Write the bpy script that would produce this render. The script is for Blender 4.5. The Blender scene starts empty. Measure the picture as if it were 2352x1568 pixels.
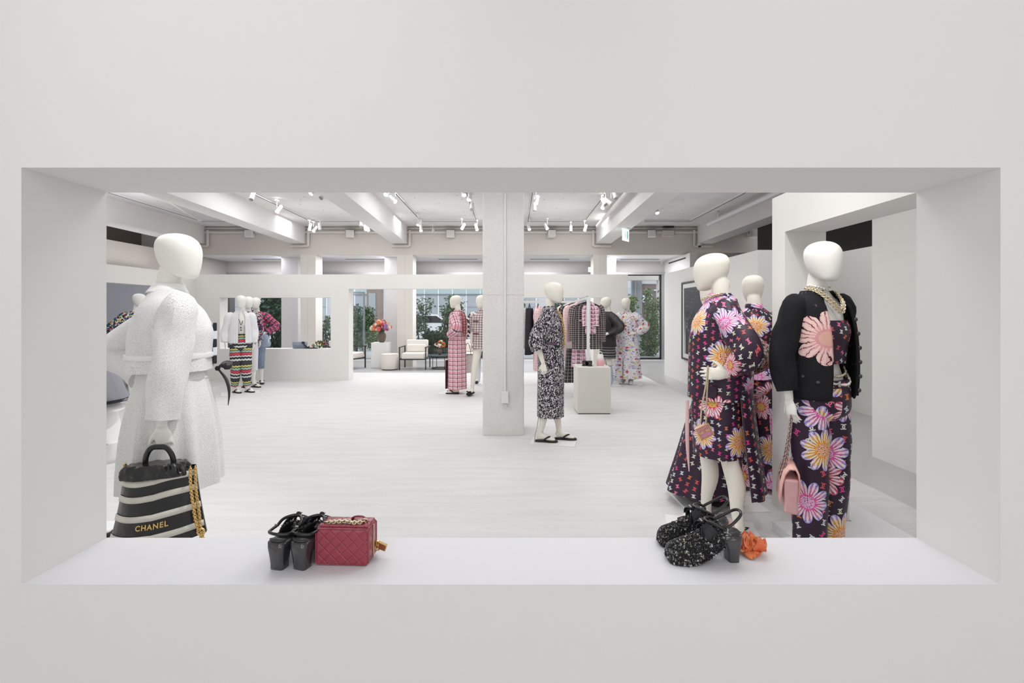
import bpy, bmesh, math, random
import numpy as np
from mathutils import Vector, Matrix
PI = math.pi
sc = bpy.context.scene
COL = sc.collection
rnd = random.Random(7)

# ---------------------------------------------------------------- camera
F, CX, HY, H = 1100.0, 1181.0, 717.4, 1.45      # focal length and principal point in pixels of a 2352 x 1568 frame, eye height in metres
cd = bpy.data.cameras.new('camera')
cam = bpy.data.objects.new('camera', cd); COL.objects.link(cam)
cam.location = (0, 0, H); cam.rotation_euler = (PI/2, 0, 0)
cd.sensor_width = 36.0; cd.lens = 36.0*F/2352
cd.shift_x = (1176-CX)/2352; cd.shift_y = (HY-784)/2352
cd.clip_start = .05; cd.clip_end = 200
sc.camera = cam
sc.view_settings.view_transform = 'Standard'; sc.view_settings.look = 'None'
sc.view_settings.gamma = 1.0; sc.view_settings.use_curve_mapping = False
sc.view_settings.exposure = -0.08
sc.cycles.use_denoising = True
sc.cycles.max_bounces = 9; sc.cycles.diffuse_bounces = 5; sc.cycles.glossy_bounces = 3; sc.cycles.transparent_max_bounces = 12
sc.cycles.sample_clamp_indirect = 4.0
sc.cycles.caustics_reflective = False; sc.cycles.caustics_refractive = False

# ---------------------------------------------------------------- daylight and large lights
wd = bpy.data.worlds.new('overcast_sky'); sc.world = wd; wd.use_nodes = True
bg = wd.node_tree.nodes['Background']; bg.inputs[0].default_value = (.95, .975, 1, 1); bg.inputs[1].default_value = 1.75
def area(name, loc, size, size_y, power, rot=(0, 0, 0), col=(1, 1, 1)):
    l = bpy.data.lights.new(name, 'AREA'); l.shape = 'RECTANGLE'; l.size = size; l.size_y = size_y
    l.energy = power; l.color = col
    if rot[0]: l.spread = 2.3
    o = bpy.data.objects.new(name, l); o.location = loc; o.rotation_euler = rot; COL.objects.link(o); return o
def spot(name, loc, target, power, angle=50, blend=.6, radius=.05, col=(1, .995, .985)):
    l = bpy.data.lights.new(name, 'SPOT'); l.energy = power; l.spot_size = math.radians(angle); l.spot_blend = blend
    l.shadow_soft_size = radius; l.color = col
    o = bpy.data.objects.new(name, l); o.location = loc
    o.rotation_euler = (Vector(target)-Vector(loc)).to_track_quat('-Z', 'Y').to_euler(); COL.objects.link(o); return o
# unseen fill lights added under the ceilings of the camera room and near showroom
area('ceiling_panel_light', (-1.7, -2.2, 3.68), 1.8, 1.6, 24)
area('ceiling_panel_light', (1.7, -2.2, 3.68), 1.8, 1.6, 24)
# large fill light added behind the camera to lift the front wall
area('window_daylight', (0, -3.1, 1.55), 6.5, 2.3, 56, (PI/2, 0, 0), (.98, .99, 1)).data.spread = PI
for x in (-4.6, -1.6, 1.4, 4.3):
    for y in (3.2, 6.2):
        area('ceiling_panel_light', (x, y, 3.68), 1.5, 1.5, 27)
for x in (-4.4, -1.7, 1.05):
    area('ceiling_panel_light', (x, 9.0, 3.72), 1.3, 1.6, 27)
# unseen uplights added above the partitions and portals to brighten the ceiling
UP = (PI, 0, 0)
for x in (-4.4, -1.7, 1.0):
    area('cove_light', (x, 10.33, 2.29), 1.5, .22, 4.2, UP)
for y in (3.5, 6.0, 8.5):
    area('cove_light', (-6.94, y, 2.29), .22, 2.2, 15, UP)
for y in (8.0, 10.2):
    area('cove_light', (3.66, y, 2.38), .22, 2.0, 2.2, UP)
area('cove_light', (2.09, 2.7, 2.33), .22, 1.6, 5, UP)
area('cove_light', (-8.68, 9.0, 2.40), .12, 5.5, 9, UP)
# fill lights added below the bay soffit and over the lounge; passage downlights
for x in (-7.1, -4.2, -1.5, .8, 3.2):
    area('soffit_light', (x, 13.35, 2.985), 1.1, .5, 62, col=(.97, .985, 1))
for x in (-5.6, -3.2, -.8, 1.6):
    area('lounge_light', (x, 11.5, 3.70), 1.6, .8, 17)
area('passage_light', (4.5, 5.2, 2.9), .8, 2.4, 12)
area('passage_light', (-7.9, 8.5, 3.25), .9, 3.0, 10)
spot('wall_washer_light', (-1.05, -.45, 3.55), (-.85, 1.35, 2.35), 40, 54, 1.0, .15)
spot('wall_washer_light', (1.0, -.45, 3.55), (1.0, 1.35, 2.15), 24, 58, 1.0, .15)
for a, b, w in (((-.35, 2.3, 3.6), (-1.75, 2.5, 1.5), 175), ((-2.6, 1.95, 3.6), (-1.8, 2.5, 1.4), 40), ((.45, 2.0, 3.6), (1.35, 3.1, 1.3), 70), ((1.25, 1.9, 3.6), (1.75, 3.6, 1.2), 50), ((.95, 1.85, 3.6), (1.85, 2.8, 1.4), 50), ((-.1, 3.4, 3.6), (.41, 5.36, 1.2), 75), ((-.75, 3.2, 3.6), (-.12, 5.62, 1.6), 55)):
    spot('display_spot_light', a, b, w, 46, .7, .06)  # spots out of view, added to brighten the near mannequins and the pillar
spot('sill_spot_light', (-.25, 3.3, 3.6), (-.62, 1.45, .70), 16, 30, .6, .05)
spot('sill_spot_light', (.15, 3.3, 3.6), (.62, 1.45, .70), 16, 30, .6, .05)

# ---------------------------------------------------------------- helpers
def wx(px, Y): return (px-CX)*Y/F
def wz(py, Y): return H-(py-HY)*Y/F
def gy(py, z=0.0): return (H-z)*F/(py-HY)        # how far away a point at height z and image row py stands

def tag(o, label=None, cat=None, group=None, kind=None):
    if label: o['label'] = label
    if cat: o['category'] = cat
    if group: o['group'] = group
    if kind: o['kind'] = kind
    return o
def thing(name, label, cat, loc=(0, 0, 0), rz=0.0, group=None, s=1.0):
    o = bpy.data.objects.new(name, None); COL.objects.link(o); o.empty_display_size = .1
    o.location = loc; o.rotation_euler = (0, 0, rz); o.scale = (s, s, s)
    return tag(o, label, cat, group)
def put(name, me, mat, parent=None):
    o = bpy.data.objects.new(name, me); COL.objects.link(o)
    if parent is not None: o.parent = parent
    if mat is not None:
        me.materials.clear(); me.materials.append(mat)
    return o
def catmull(P, k):
    P = np.asarray(P, float)
    if k <= 1 or len(P) < 3: return P
    Q = np.vstack([2*P[0]-P[1], P, 2*P[-1]-P[-2]]); out = []
    for i in range(1, len(Q)-2):
        p0, p1, p2, p3 = Q[i-1], Q[i], Q[i+1], Q[i+2]
        for j in range(k):
            t = j/k
            out.append(.5*((2*p1)+(-p0+p2)*t+(2*p0-5*p1+4*p2-p3)*t*t+(-p0+3*p1-3*p2+p3)*t**3))
    out.append(P[-1]); return np.array(out)

class MB:
    """collects shapes into one mesh, with a UV map in metres"""
    def __init__(s): s.v = []; s.f = []; s.uv = []
    def add(s, V, Fs, UV=None):
        b = len(s.v); s.v.extend([tuple(map(float, p)) for p in V])
        for f in Fs:
            s.f.append([b+i for i in f])
            s.uv.extend([tuple(UV[i]) if UV is not None else (0., 0.) for i in f])
        return s
    def box(s, x0, y0, z0, x1, y1, z1):
        V = [(x0,y0,z0),(x1,y0,z0),(x1,y1,z0),(x0,y1,z0),(x0,y0,z1),(x1,y0,z1),(x1,y1,z1),(x0,y1,z1)]
        return s.add(V, [(0,3,2,1),(4,5,6,7),(0,1,5,4),(1,2,6,5),(2,3,7,6),(3,0,4,7)])
    def obox(s, c, ax, ay, az):
        c, ax, ay, az = map(Vector, (c, ax, ay, az)); V = []
        for k in (-1, 1):
            for (i, j) in ((-1,-1),(1,-1),(1,1),(-1,1)): V.append(c+ax*i+ay*j+az*k)
        return s.add(V, [(0,3,2,1),(4,5,6,7),(0,1,5,4),(1,2,6,5),(2,3,7,6),(3,0,4,7)])
    def tube(s, pts, rad, n=12, k=1, cap=True, up=None, ripple=None, flat=1.0, vflip=False, u0=0.0):
        pts = [tuple(p) for p in pts]
        R = [rad]*len(pts) if isinstance(rad, (int, float)) else list(rad)
        A = catmull([list(p)+[r] for p, r in zip(pts, R)], k)
        P, R = A[:, :3], np.maximum(A[:, 3], 1e-5)
        m = len(P); T = np.gradient(P, axis=0); T /= (np.linalg.norm(T, axis=1)[:, None]+1e-12)
        a = np.array(up if up is not None else ((0, 0, 1) if abs(T[0][2]) < .9 else (0, 1, 0)), float)
        N = a-T[0]*np.dot(a, T[0]); N /= np.linalg.norm(N)
        L = np.concatenate([[0], np.cumsum(np.linalg.norm(np.diff(P, axis=0), axis=1))])
        rm = R.mean(); V = []; UV = []
        for i in range(m):
            if i:
                N = N-T[i]*np.dot(N, T[i]); N /= (np.linalg.norm(N)+1e-12)
            B = np.cross(T[i], N)
            for j in range(n+1):
                th = 2*PI*j/n; r = R[i]+(ripple(th, L[i]) if ripple else 0)
                V.append(P[i]+N*(math.cos(th)*r*flat)+B*(math.sin(th)*r)); UV.append((u0+th*rm, -L[i] if vflip else L[i]))
        Fs = []
        for i in range(m-1):
            for j in range(n):
                a0 = i*(n+1)+j; Fs.append((a0, a0+1, a0+n+2, a0+n+1))
        s.add(V, Fs, UV)
        if cap:
            for i, fl in ((0, True), (m-1, False)):
                ring = V[i*(n+1):i*(n+1)+n]
                if fl: ring = ring[::-1]
                s.add(ring, [tuple(range(n))], [UV[i*(n+1)]]*n)
        return s
    def loft(s, rings, n=40, k=4, t0=0.0, t1=2*PI, ripple=None, cap=True, pw=1.0, rref=None, u0=0.0, M=None):
        """rings: (z, rx, ry, cx, cy) from the bottom up; angle 0 = front (-Y), growing towards +X"""
        A = catmull([tuple(r)+(0,)*(5-len(r)) for r in rings], k)
        full = abs((t1-t0)-2*PI) < 1e-6
        rref = rref or float(np.mean((A[:, 1]+A[:, 2])/2)); V = []; UV = []
        for (z, rx, ry, cx, cy) in A:
            for j in range(n+1):
                th = t0+(t1-t0)*j/n; sx, sy = math.sin(th), -math.cos(th)
                if pw != 1.0:
                    sx = math.copysign(abs(sx)**pw, sx); sy = math.copysign(abs(sy)**pw, sy)
                d = ripple(th, z) if ripple else 0.0
                p = Vector((cx+sx*(rx+d), cy+sy*(ry+d), z))
                V.append(M @ p if M is not None else p); UV.append((u0+th*rref, z))
        m = len(A); Fs = []
        for i in range(m-1):
            for j in range(n):
                a0 = i*(n+1)+j; Fs.append((a0, a0+1, a0+n+2, a0+n+1))
        s.add(V, Fs, UV)
        if cap and full:
            for i, fl in ((0, True), (m-1, False)):
                ring = V[i*(n+1):i*(n+1)+n]
                if fl: ring = ring[::-1]
                s.add(ring, [tuple(range(n))], [UV[i*(n+1)]]*n)
        return s
    def ball(s, c, rx, ry=None, rz=None, n=10, m=7, M=None):
        ry = ry or rx; rz = rz or rx; V = []; Fs = []; c = Vector(c)
        for i in range(m+1):
            ph = PI*i/m
            for j in range(n):
                th = 2*PI*j/n
                p = Vector((rx*math.sin(ph)*math.cos(th), ry*math.sin(ph)*math.sin(th), -rz*math.cos(ph)))
                V.append(c+(M @ p if M is not None else p))
        for i in range(m):
            for j in range(n):
                a, b = i*n+j, i*n+(j+1) % n; Fs.append((a, b, b+n, a+n))
        return s.add(V, Fs)
    def prism(s, poly, y0, y1, axis='y'):
        """poly in (x, z), extruded along y (or axis x: poly in (y, z); axis z: poly in (x, y))"""
        n = len(poly)
        def mk(p, d): return {'y': (p[0], d, p[1]), 'x': (d, p[0], p[1]), 'z': (p[0], p[1], d)}[axis]
        V = [mk(p, y0) for p in poly]+[mk(p, y1) for p in poly]
        Fs = [tuple(range(n)), tuple(range(2*n-1, n-1, -1))]+[(i, i+n, (i+1) % n+n, (i+1) % n) for i in range(n)]
        return s.add(V, Fs)
    def torus(s, c, R, r, ax=(0, 0, 1), n=14, m=6, sx=1.0, up=None):
        ax = Vector(ax).normalized(); a = Vector(up) if up else (Vector((1, 0, 0)) if abs(ax.x) < .9 else Vector((0, 1, 0)))
        a = (a-ax*a.dot(ax)).normalized(); b = ax.cross(a); V = []; Fs = []; c = Vector(c)
        for i in range(n):
            t = 2*PI*i/n; d = a*math.cos(t)*sx+b*math.sin(t)
            for j in range(m):
                u = 2*PI*j/m; V.append(c+d*(R+r*math.cos(u))+ax*r*math.sin(u))
        for i in range(n):
            for j in range(m):
                Fs.append((i*m+j, ((i+1) % n)*m+j, ((i+1) % n)*m+(j+1) % m, i*m+(j+1) % m))
        return s.add(V, Fs)
    def xf(s, M):
        s.v = [tuple(M @ Vector(p)) for p in s.v]; return s
    def mesh(s, name='m', smooth=False, fixn=True):
        me = bpy.data.meshes.new(name); me.from_pydata(s.v, [], s.f)
        if s.uv:
            l = me.uv_layers.new(name='UVMap'); l.data.foreach_set('uv', np.array(s.uv, dtype=np.float32).ravel())
        if fixn:
            bm = bmesh.new(); bm.from_mesh(me); bmesh.ops.recalc_face_normals(bm, faces=bm.faces); bm.to_mesh(me); bm.free()
        if smooth: me.polygons.foreach_set('use_smooth', [True]*len(me.polygons))
        me.update(); return me
    def build(s, name, mat, parent=None, smooth=False, bev=0.0, thick=0.0, seg=2, weld=False):
        me = s.mesh(name, smooth)
        if weld:
            bm = bmesh.new(); bm.from_mesh(me); bmesh.ops.remove_doubles(bm, verts=bm.verts, dist=1e-5); bmesh.ops.recalc_face_normals(bm, faces=bm.faces); bm.to_mesh(me); bm.free()
        o = put(name, me, mat, parent)
        if thick:
            md = o.modifiers.new('thickness', 'SOLIDIFY'); md.thickness = thick; md.offset = 0
        if bev:
            md = o.modifiers.new('bevel', 'BEVEL'); md.width = bev; md.segments = seg; md.limit_method = 'ANGLE'
        return o
def fuse(mb, voxel, smooth=4):
    me = mb.mesh('tmp'); o = bpy.data.objects.new('tmp', me); COL.objects.link(o)
    md = o.modifiers.new('r', 'REMESH'); md.mode = 'VOXEL'; md.voxel_size = voxel; md.use_smooth_shade = True
    if smooth:
        m2 = o.modifiers.new('s', 'SMOOTH'); m2.factor = .5; m2.iterations = smooth
    dg = bpy.context.evaluated_depsgraph_get()
    out = bpy.data.meshes.new_from_object(o.evaluated_get(dg))
    bpy.data.objects.remove(o); bpy.data.meshes.remove(me)
    out.polygons.foreach_set('use_smooth', [True]*len(out.polygons)); return out
def struct(name, mb, mat, parent=None, bev=0.0, smooth=False):
    o = mb.build(name, mat, parent, smooth=smooth, bev=bev)
    if parent is None: o['kind'] = 'structure'
    return o

# ---------------------------------------------------------------- material helpers
class E:
    """a socket (or number) that can be used in arithmetic"""
    def __init__(s, g, k): s.g = g; s.k = k
    def __add__(s, o): return s.g.m('ADD', s, o)
    __radd__ = __add__
    def __sub__(s, o): return s.g.m('SUBTRACT', s, o)
    def __rsub__(s, o): return s.g.m('SUBTRACT', o, s)
    def __mul__(s, o): return s.g.m('MULTIPLY', s, o)
    __rmul__ = __mul__
    def __truediv__(s, o): return s.g.m('DIVIDE', s, o)
    def __lt__(s, o): return s.g.m('LESS_THAN', s, o)
    def __gt__(s, o): return s.g.m('GREATER_THAN', s, o)
    def __pow__(s, o): return s.g.m('POWER', s, o)
class G:
    def __init__(s, name):
        s.mat = bpy.data.materials.new(name); s.mat.use_nodes = True
        s.nt = s.mat.node_tree; s.nt.nodes.clear()
    def new(s, t): return s.nt.nodes.new(t)
    def link(s, v, sock):
        if isinstance(v, E): s.nt.links.new(v.k, sock)
        elif isinstance(v, (tuple, list)):
            sock.default_value = tuple(v)+((1.,) if len(v) == 3 and len(sock.default_value) == 4 else ())
        else: sock.default_value = v
    def m(s, op, a, b=None, c=None, clamp=False):
        n = s.new('ShaderNodeMath'); n.operation = op; n.use_clamp = clamp
        for i, x in enumerate((a, b, c)):
            if x is not None: s.link(x, n.inputs[i])
        return E(s, n.outputs[0])
    def uv(s):
        n = s.new('ShaderNodeUVMap'); d = s.new('ShaderNodeSeparateXYZ'); s.nt.links.new(n.outputs[0], d.inputs[0])
        return E(s, d.outputs[0]), E(s, d.outputs[1])
    def obj(s, kind='Object'):
        n = s.new('ShaderNodeTexCoord'); d = s.new('ShaderNodeSeparateXYZ'); s.nt.links.new(n.outputs[kind], d.inputs[0])
        return E(s, d.outputs[0]), E(s, d.outputs[1]), E(s, d.outputs[2])
    def comb(s, x, y, z=0.0):
        n = s.new('ShaderNodeCombineXYZ')
        for i, v in enumerate((x, y, z)): s.link(v, n.inputs[i])
        return E(s, n.outputs[0])
    def noise(s, vec, scale, detail=2.0, rough=.5):
        n = s.new('ShaderNodeTexNoise'); s.link(vec, n.inputs['Vector']); n.inputs['Scale'].default_value = scale
        n.inputs['Detail'].default_value = detail; n.inputs['Roughness'].default_value = rough
        return E(s, n.outputs['Fac'])
    def voro(s, vec, scale, rand=1.0, dims='2D', feature='F1'):
        n = s.new('ShaderNodeTexVoronoi'); n.voronoi_dimensions = dims; n.feature = feature
        s.link(vec, n.inputs['Vector']); n.inputs['Scale'].default_value = scale; n.inputs['Randomness'].default_value = rand
        return n
    def white(s, vec):
        n = s.new('ShaderNodeTexWhiteNoise'); n.noise_dimensions = '2D'; s.link(vec, n.inputs['Vector'])
        d = s.new('ShaderNodeSeparateXYZ'); s.nt.links.new(n.outputs['Color'], d.inputs[0])
        return E(s, d.outputs[0]), E(s, d.outputs[1]), E(s, d.outputs[2])
    def sep(s, sock):
        d = s.new('ShaderNodeSeparateXYZ'); s.nt.links.new(sock, d.inputs[0]); return [E(s, d.outputs[i]) for i in range(3)]
    def mix(s, f, a, b):
        n = s.new('ShaderNodeMix'); n.data_type = 'RGBA'; s.link(f, n.inputs[0])
        for v, k in ((a, 6), (b, 7)): s.link(v, n.inputs[k])
        return E(s, n.outputs[2])
    def step(s, x, a, b):
        n = s.new('ShaderNodeMapRange'); n.interpolation_type = 'SMOOTHSTEP'; s.link(x, n.inputs[0])
        n.inputs[1].default_value = a; n.inputs[2].default_value = b; return E(s, n.outputs[0])
    def ramp(s, f, stops, const=True):
        n = s.new('ShaderNodeValToRGB'); n.color_ramp.interpolation = 'CONSTANT' if const else 'LINEAR'
        e = n.color_ramp.elements
        while len(e) < len(stops): e.new(.5)
        for k, (p, c) in zip(e, stops): k.position = p; k.color = tuple(c)+(1,)
        s.link(f, n.inputs[0]); return E(s, n.outputs[0])
    def done(s, col, rough=.6, metal=0.0, bump=None, bs=.3, bd=.01, spec=.4, sheen=0.0, alpha=None, coat=0.0, emit=None, es=0.0, sss=0.0):
        p = s.new('ShaderNodeBsdfPrincipled'); o = s.new('ShaderNodeOutputMaterial')
        s.link(col, p.inputs['Base Color']); s.link(rough, p.inputs['Roughness']); s.link(metal, p.inputs['Metallic'])
        p.inputs['Specular IOR Level'].default_value = spec
        if sheen: p.inputs['Sheen Weight'].default_value = sheen
        if coat: p.inputs['Coat Weight'].default_value = coat; p.inputs['Coat Roughness'].default_value = .05
        if emit is not None: s.link(emit, p.inputs['Emission Color']); p.inputs['Emission Strength'].default_value = es
        if alpha is not None: s.link(alpha, p.inputs['Alpha'])
        if bump is not None:
            b = s.new('ShaderNodeBump'); b.inputs['Strength'].default_value = bs; b.inputs['Distance'].default_value = bd
            s.link(bump, b.inputs['Height']); s.nt.links.new(b.outputs[0], p.inputs['Normal'])
        s.nt.links.new(p.outputs[0], o.inputs[0]); return s.mat
def srgb(r, g, b):
    f = lambda c: c/12.92 if c <= .04045 else ((c+.055)/1.055)**2.4
    return (f(r/255), f(g/255), f(b/255))
def plain(name, col, rough=.6, nz=.03, ns=6.0, **kw):
    """a plain paint, cloth, metal or plastic with a faint mottling"""
    g = G(name); x, y, z = g.obj(); n = g.noise(g.comb(x, y, z), ns, 2)
    c2 = tuple(min(1, max(0, c*(1-nz*2))) for c in col)
    return g.done(g.mix(n, col, c2), rough, **kw)
# ---------------------------------------------------------------- materials
WALL = plain('matt_wall_paint', (.84, .83, .815), .75, .01, 2)
PART = plain('matt_partition_paint', (.85, .84, .815), .75, .01, 2)
SILL = plain('white_sill_paint', (.82, .82, .85), .55, .01, 2)
BEIGE = plain('beige_plaster', (.74, .69, .65), .85, .02, 3)
BROWN = plain('dark_brown_plaster', (.25, .21, .185), .85, .04, 2)
SOFFIT = plain('pale_soffit_paint', (.80, .80, .82), .85, .01)
GREYCLOTH = plain('grey_blue_fabric_panel', (.33, .34, .38), .9, .06, 30)
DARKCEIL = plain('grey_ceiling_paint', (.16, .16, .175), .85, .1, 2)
WHITE = plain('white_enamel', (.82, .82, .81), .45, .01)
PEDESTAL = plain('pedestal_paint', (.70, .69, .63), .6, .01)
BLACK = plain('black_metal', (.02, .02, .022), .4, .1, spec=.5)
STEEL = plain('brushed_steel', (.5, .5, .5), .35, .05, metal=.9)
GOLD = plain('gold_metal', (.80, .56, .22), .25, .05, metal=1.0)
PALEGOLD = plain('pale_gold_metal', (.82, .72, .52), .28, .05, metal=.9)
PEARL = plain('pearl', (.88, .84, .76), .25, .05, coat=.5)
SKIN = plain('mannequin_lacquer', (.845, .815, .735), .42, .01, spec=.35)
SKINW = plain('white_mannequin_lacquer', (.88, .865, .83), .42, .01, spec=.35)
CREAM = plain('cream_upholstery', (.84, .80, .74), .9, .04, 60)
def _floor():
    g = G('whitewashed_carpet'); x, y, z = g.obj()
    a = g.noise(g.comb(x*.9, y*7.0), 1.6, 5, .6); b = g.noise(g.comb(x, y), 90, 2)
    c = g.mix(g.step(a, .35, .7), (.70, .695, .695), (.645, .64, .64))
    c = g.mix(g.m('MULTIPLY', g.step(b, .45, .75), .25), c, (.50, .485, .47))
    return g.done(c, .9, bump=b, bs=.15, bd=.004)
CARPET = _floor()
def _floor2():
    g = G('polished_grey_floor'); x, y, z = g.obj(); a = g.noise(g.comb(x, y), 1.2, 4)
    return g.done(g.mix(a, (.56, .55, .55), (.47, .46, .46)), .3, spec=.5)
GREYFLOOR = _floor2()
def _pillar():
    g = G('rough_cast_plaster'); x, y, z = g.obj(); n = g.noise(g.comb(x, y*1.0, z*.75), 70, 3); 
    n2 = g.noise(g.comb(x, y, z), 4, 2)
    return g.done(g.mix(n2, (.83, .81, .80), (.76, .745, .74)), .9, bump=g.step(n, .35, .7), bs=.5, bd=.008)
ROUGHCAST = _pillar()
def _ceil():
    g = G('painted_concrete_ceiling'); x, y, z = g.obj(); n = g.noise(g.comb(x, y), 1.5, 4)
    v = g.voro(g.comb(x, y), 1.35, 1.0); d = E(g, v.outputs['Distance'])
    c = g.mix(g.step(n, .4, .75), (.74, .73, .725), (.68, .67, .665))
    c = g.mix(d < .020, c, (.12, .10, .09))
    return g.done(c, .9)
CEIL = _ceil()
def _beam():
    g = G('painted_concrete_beam'); x, y, z = g.obj(); n = g.noise(g.comb(x, y, z), 1.8, 4)
    return g.done(g.mix(n, (.82, .805, .79), (.77, .755, .74)), .88)
BEAM = _beam()
def glass(name, tint=(.96, .985, 1)):
    g = G(name); t = g.new('ShaderNodeBsdfTransparent'); t.inputs[0].default_value = tint+(1,)
    gl = g.new('ShaderNodeBsdfGlossy'); gl.inputs['Roughness'].default_value = .02; f = g.new('ShaderNodeFresnel'); f.inputs[0].default_value = 1.45
    mx = g.new('ShaderNodeMixShader'); g.nt.links.new(f.outputs[0], mx.inputs[0]); g.nt.links.new(t.outputs[0], mx.inputs[1])
    g.nt.links.new(gl.outputs[0], mx.inputs[2]); o = g.new('ShaderNodeOutputMaterial'); g.nt.links.new(mx.outputs[0], o.inputs[0]); return g.mat
GLASS = glass('window_glass')
def emitter(name, col, st):
    g = G(name); return g.done((.9, .9, .9), .4, emit=col, es=st)
LAMP = emitter('lit_lamp', (1, .97, .92), 14)

# ---- printed silk: interlocked letters and painted daisies on aubergine
def letters(g, u, v, S, base, seed=0.0, dens=.9, pale=.5):
    iu = g.m('FLOOR', u/S); iv = g.m('FLOOR', (v+g.m('FLOOR', u/S)*(S*.37))/S); vv = v+iu*(S*.37)
    r1, r2, r3 = g.white(g.comb(iu+seed, iv+seed*.7))
    p = g.m('FRACT', u/S)-.5+(r1-.5)*.16; q = g.m('FRACT', vv/S)-.5+(r2-.5)*.16
    an = (r3-.5)*1.5; c = g.m('COSINE', an); s_ = g.m('SINE', an)
    X = p*c-q*s_; Y = (p*s_+q*c)*1.12
    def arc(cx, sg):
        dx = X-cx; d = g.m('SQRT', dx*dx+Y*Y)
        return (g.m('ABSOLUTE', d-.225) < .046)*(dx*sg < .095)
    mask = g.m('MAXIMUM', arc(.14, 1.0), arc(-.14, -1.0))*(r1 < dens)
    col = g.ramp(r2, [(0, (.80, .82, .80)), (.22, (.72, .10, .10)), (.38, (.75, .80, .60)), (.5, (.80, .22, .06)), (.62, (.86, .20, .36)), (.74, (.70, .78, .86)), (.9, (.75, .06, .30))])
    return g.mix(mask, base, col)
def daisies(g, u, v, S, base, seed=0.0, keep=.25, size=.5):
    vn = g.voro(g.comb(u+seed, v+seed*1.7), 1/S, .62)
    P = g.sep(vn.outputs['Position']); C = g.sep(vn.outputs['Color'])
    dx = u+seed-P[0]; dy = v+seed*1.7-P[1]
    nz = g.noise(g.comb(u, v), 60, 2)
    R = S*size*(C[2]*.25+.85)
    r = g.m('SQRT', dx*dx+dy*dy)/R
    th = g.m('ARCTAN2', dy, dx)+C[1]*6.0
    n = 9.0
    p = g.m('ABSOLUTE', g.m('COSINE', th*(n/2)))
    lim = g.m('POWER', p, .45)*.58+.42
    ins = (r < lim)*(C[0] > keep)
    t = g.m('DIVIDE', r, lim)
    strk = g.m('SINE', th*(n*3.0)+nz*4.0)
    pal = C[1]
    inner = g.ramp(pal, [(0, (.80, .10, .40)), (.34, (.88, .34, .03)), (.67, (.70, .05, .10))])
    mid = g.ramp(pal, [(0, (.85, .35, .66)), (.34, (.90, .52, .12)), (.67, (.80, .34, .55))])
    rim = g.ramp(pal, [(0, (.46, .38, .82)), (.34, (.50, .40, .84)), (.67, (.72, .12, .22))])
    c = g.mix(g.step(t+(nz-.5)*.5, .38, .66), inner, mid)
    c = g.mix(g.step(t+(nz-.5)*.4, .72, .9), c, rim)
    c = g.mix((strk > .45)*(t > .42)*(t < .95), c, (.86, .83, .74))
    c = g.mix((strk < -.95)*(t > .40), c, (.03, .015, .03))
    core = g.ramp(pal, [(0, (.86, .44, .72)), (.34, (.90, .46, .26)), (.67, (.80, .46, .08))])
    spk = g.noise(g.comb(u, v), 170, 1)
    core = g.mix(spk > .60, core, (.03, .015, .03)); core = g.mix(spk < .36, core, (.92, .85, .80))
    c = g.mix(r < .30, c, core)
    return g.mix(ins, base, c)
AUB = (.030, .014, .034)
def floral(name, S=.155, L=.042, seed=0.0, keep=.22, flowers=True, size=.5):
    g = G(name); u, v = g.uv(); n = g.noise(g.comb(u, v), 5, 3)
    base = letters(g, u, v, L, AUB, seed)
    c = daisies(g, u, v, S, base, seed, keep, size) if flowers else base
    return g.done(c, .5, bump=n, bs=.25, bd=.02, spec=.35)
def plaid(name, base, bands, rough=.85, bs=.2):
    """bands: (period, width, offset, direction 'u'/'v'/'b', colour, strength)"""
    g = G(name); u, v = g.uv(); c = base
    n = g.noise(g.comb(u, v), 220, 2)
    for per, w, off, d, col, st in bands:
        for ax, k in ((u, 'u'), (v, 'v')):
            if d not in (k, 'b'): continue
            m_ = g.m('FRACT', (ax+off)/per) < w/per
            c = g.mix(m_*st, c, col)
    c = g.mix(g.m('MULTIPLY', g.step(n, .5, .7), .18), c, (.6, .6, .6))
    return g.done(c, rough, bump=n, bs=bs, bd=.004)
def tweed(name, cols, su=.009, sv=.009, rough=.9, seed=0.0):
    g = G(name); u, v = g.uv()
    w = g.noise(g.comb(u, v), .9/su, 3)
    r1, r2, r3 = g.white(g.comb(g.m('FLOOR', (u+(w-.5)*su*2.2)/su)+seed, g.m('FLOOR', (v+(w-.5)*sv*3)/sv)))
    n = len(cols); c = g.ramp(r1, [(i/n, k) for i, k in enumerate(cols)])
    k = g.noise(g.comb(u, v), 300, 2)
    return g.done(c, rough, bump=k, bs=.5, bd=.006)
def lace(name, c1=(.90, .90, .90), c2=(.62, .62, .62), S=.026):
    g = G(name); u, v = g.uv()
    vn = g.voro(g.comb(u, v), 1/S, .8); d = E(g, vn.outputs['Distance'])
    ring = g.m('SINE', d*22.0+g.noise(g.comb(u, v), 70, 2)*4)
    fine = g.noise(g.comb(u, v), 260, 2)
    f = g.m('MULTIPLY', g.step(ring, -.1, .8), g.step(fine, .40, .6))
    return g.done(g.mix(f, c1, c2), .9, bump=f*-1.0, bs=.6, bd=.006)
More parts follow.
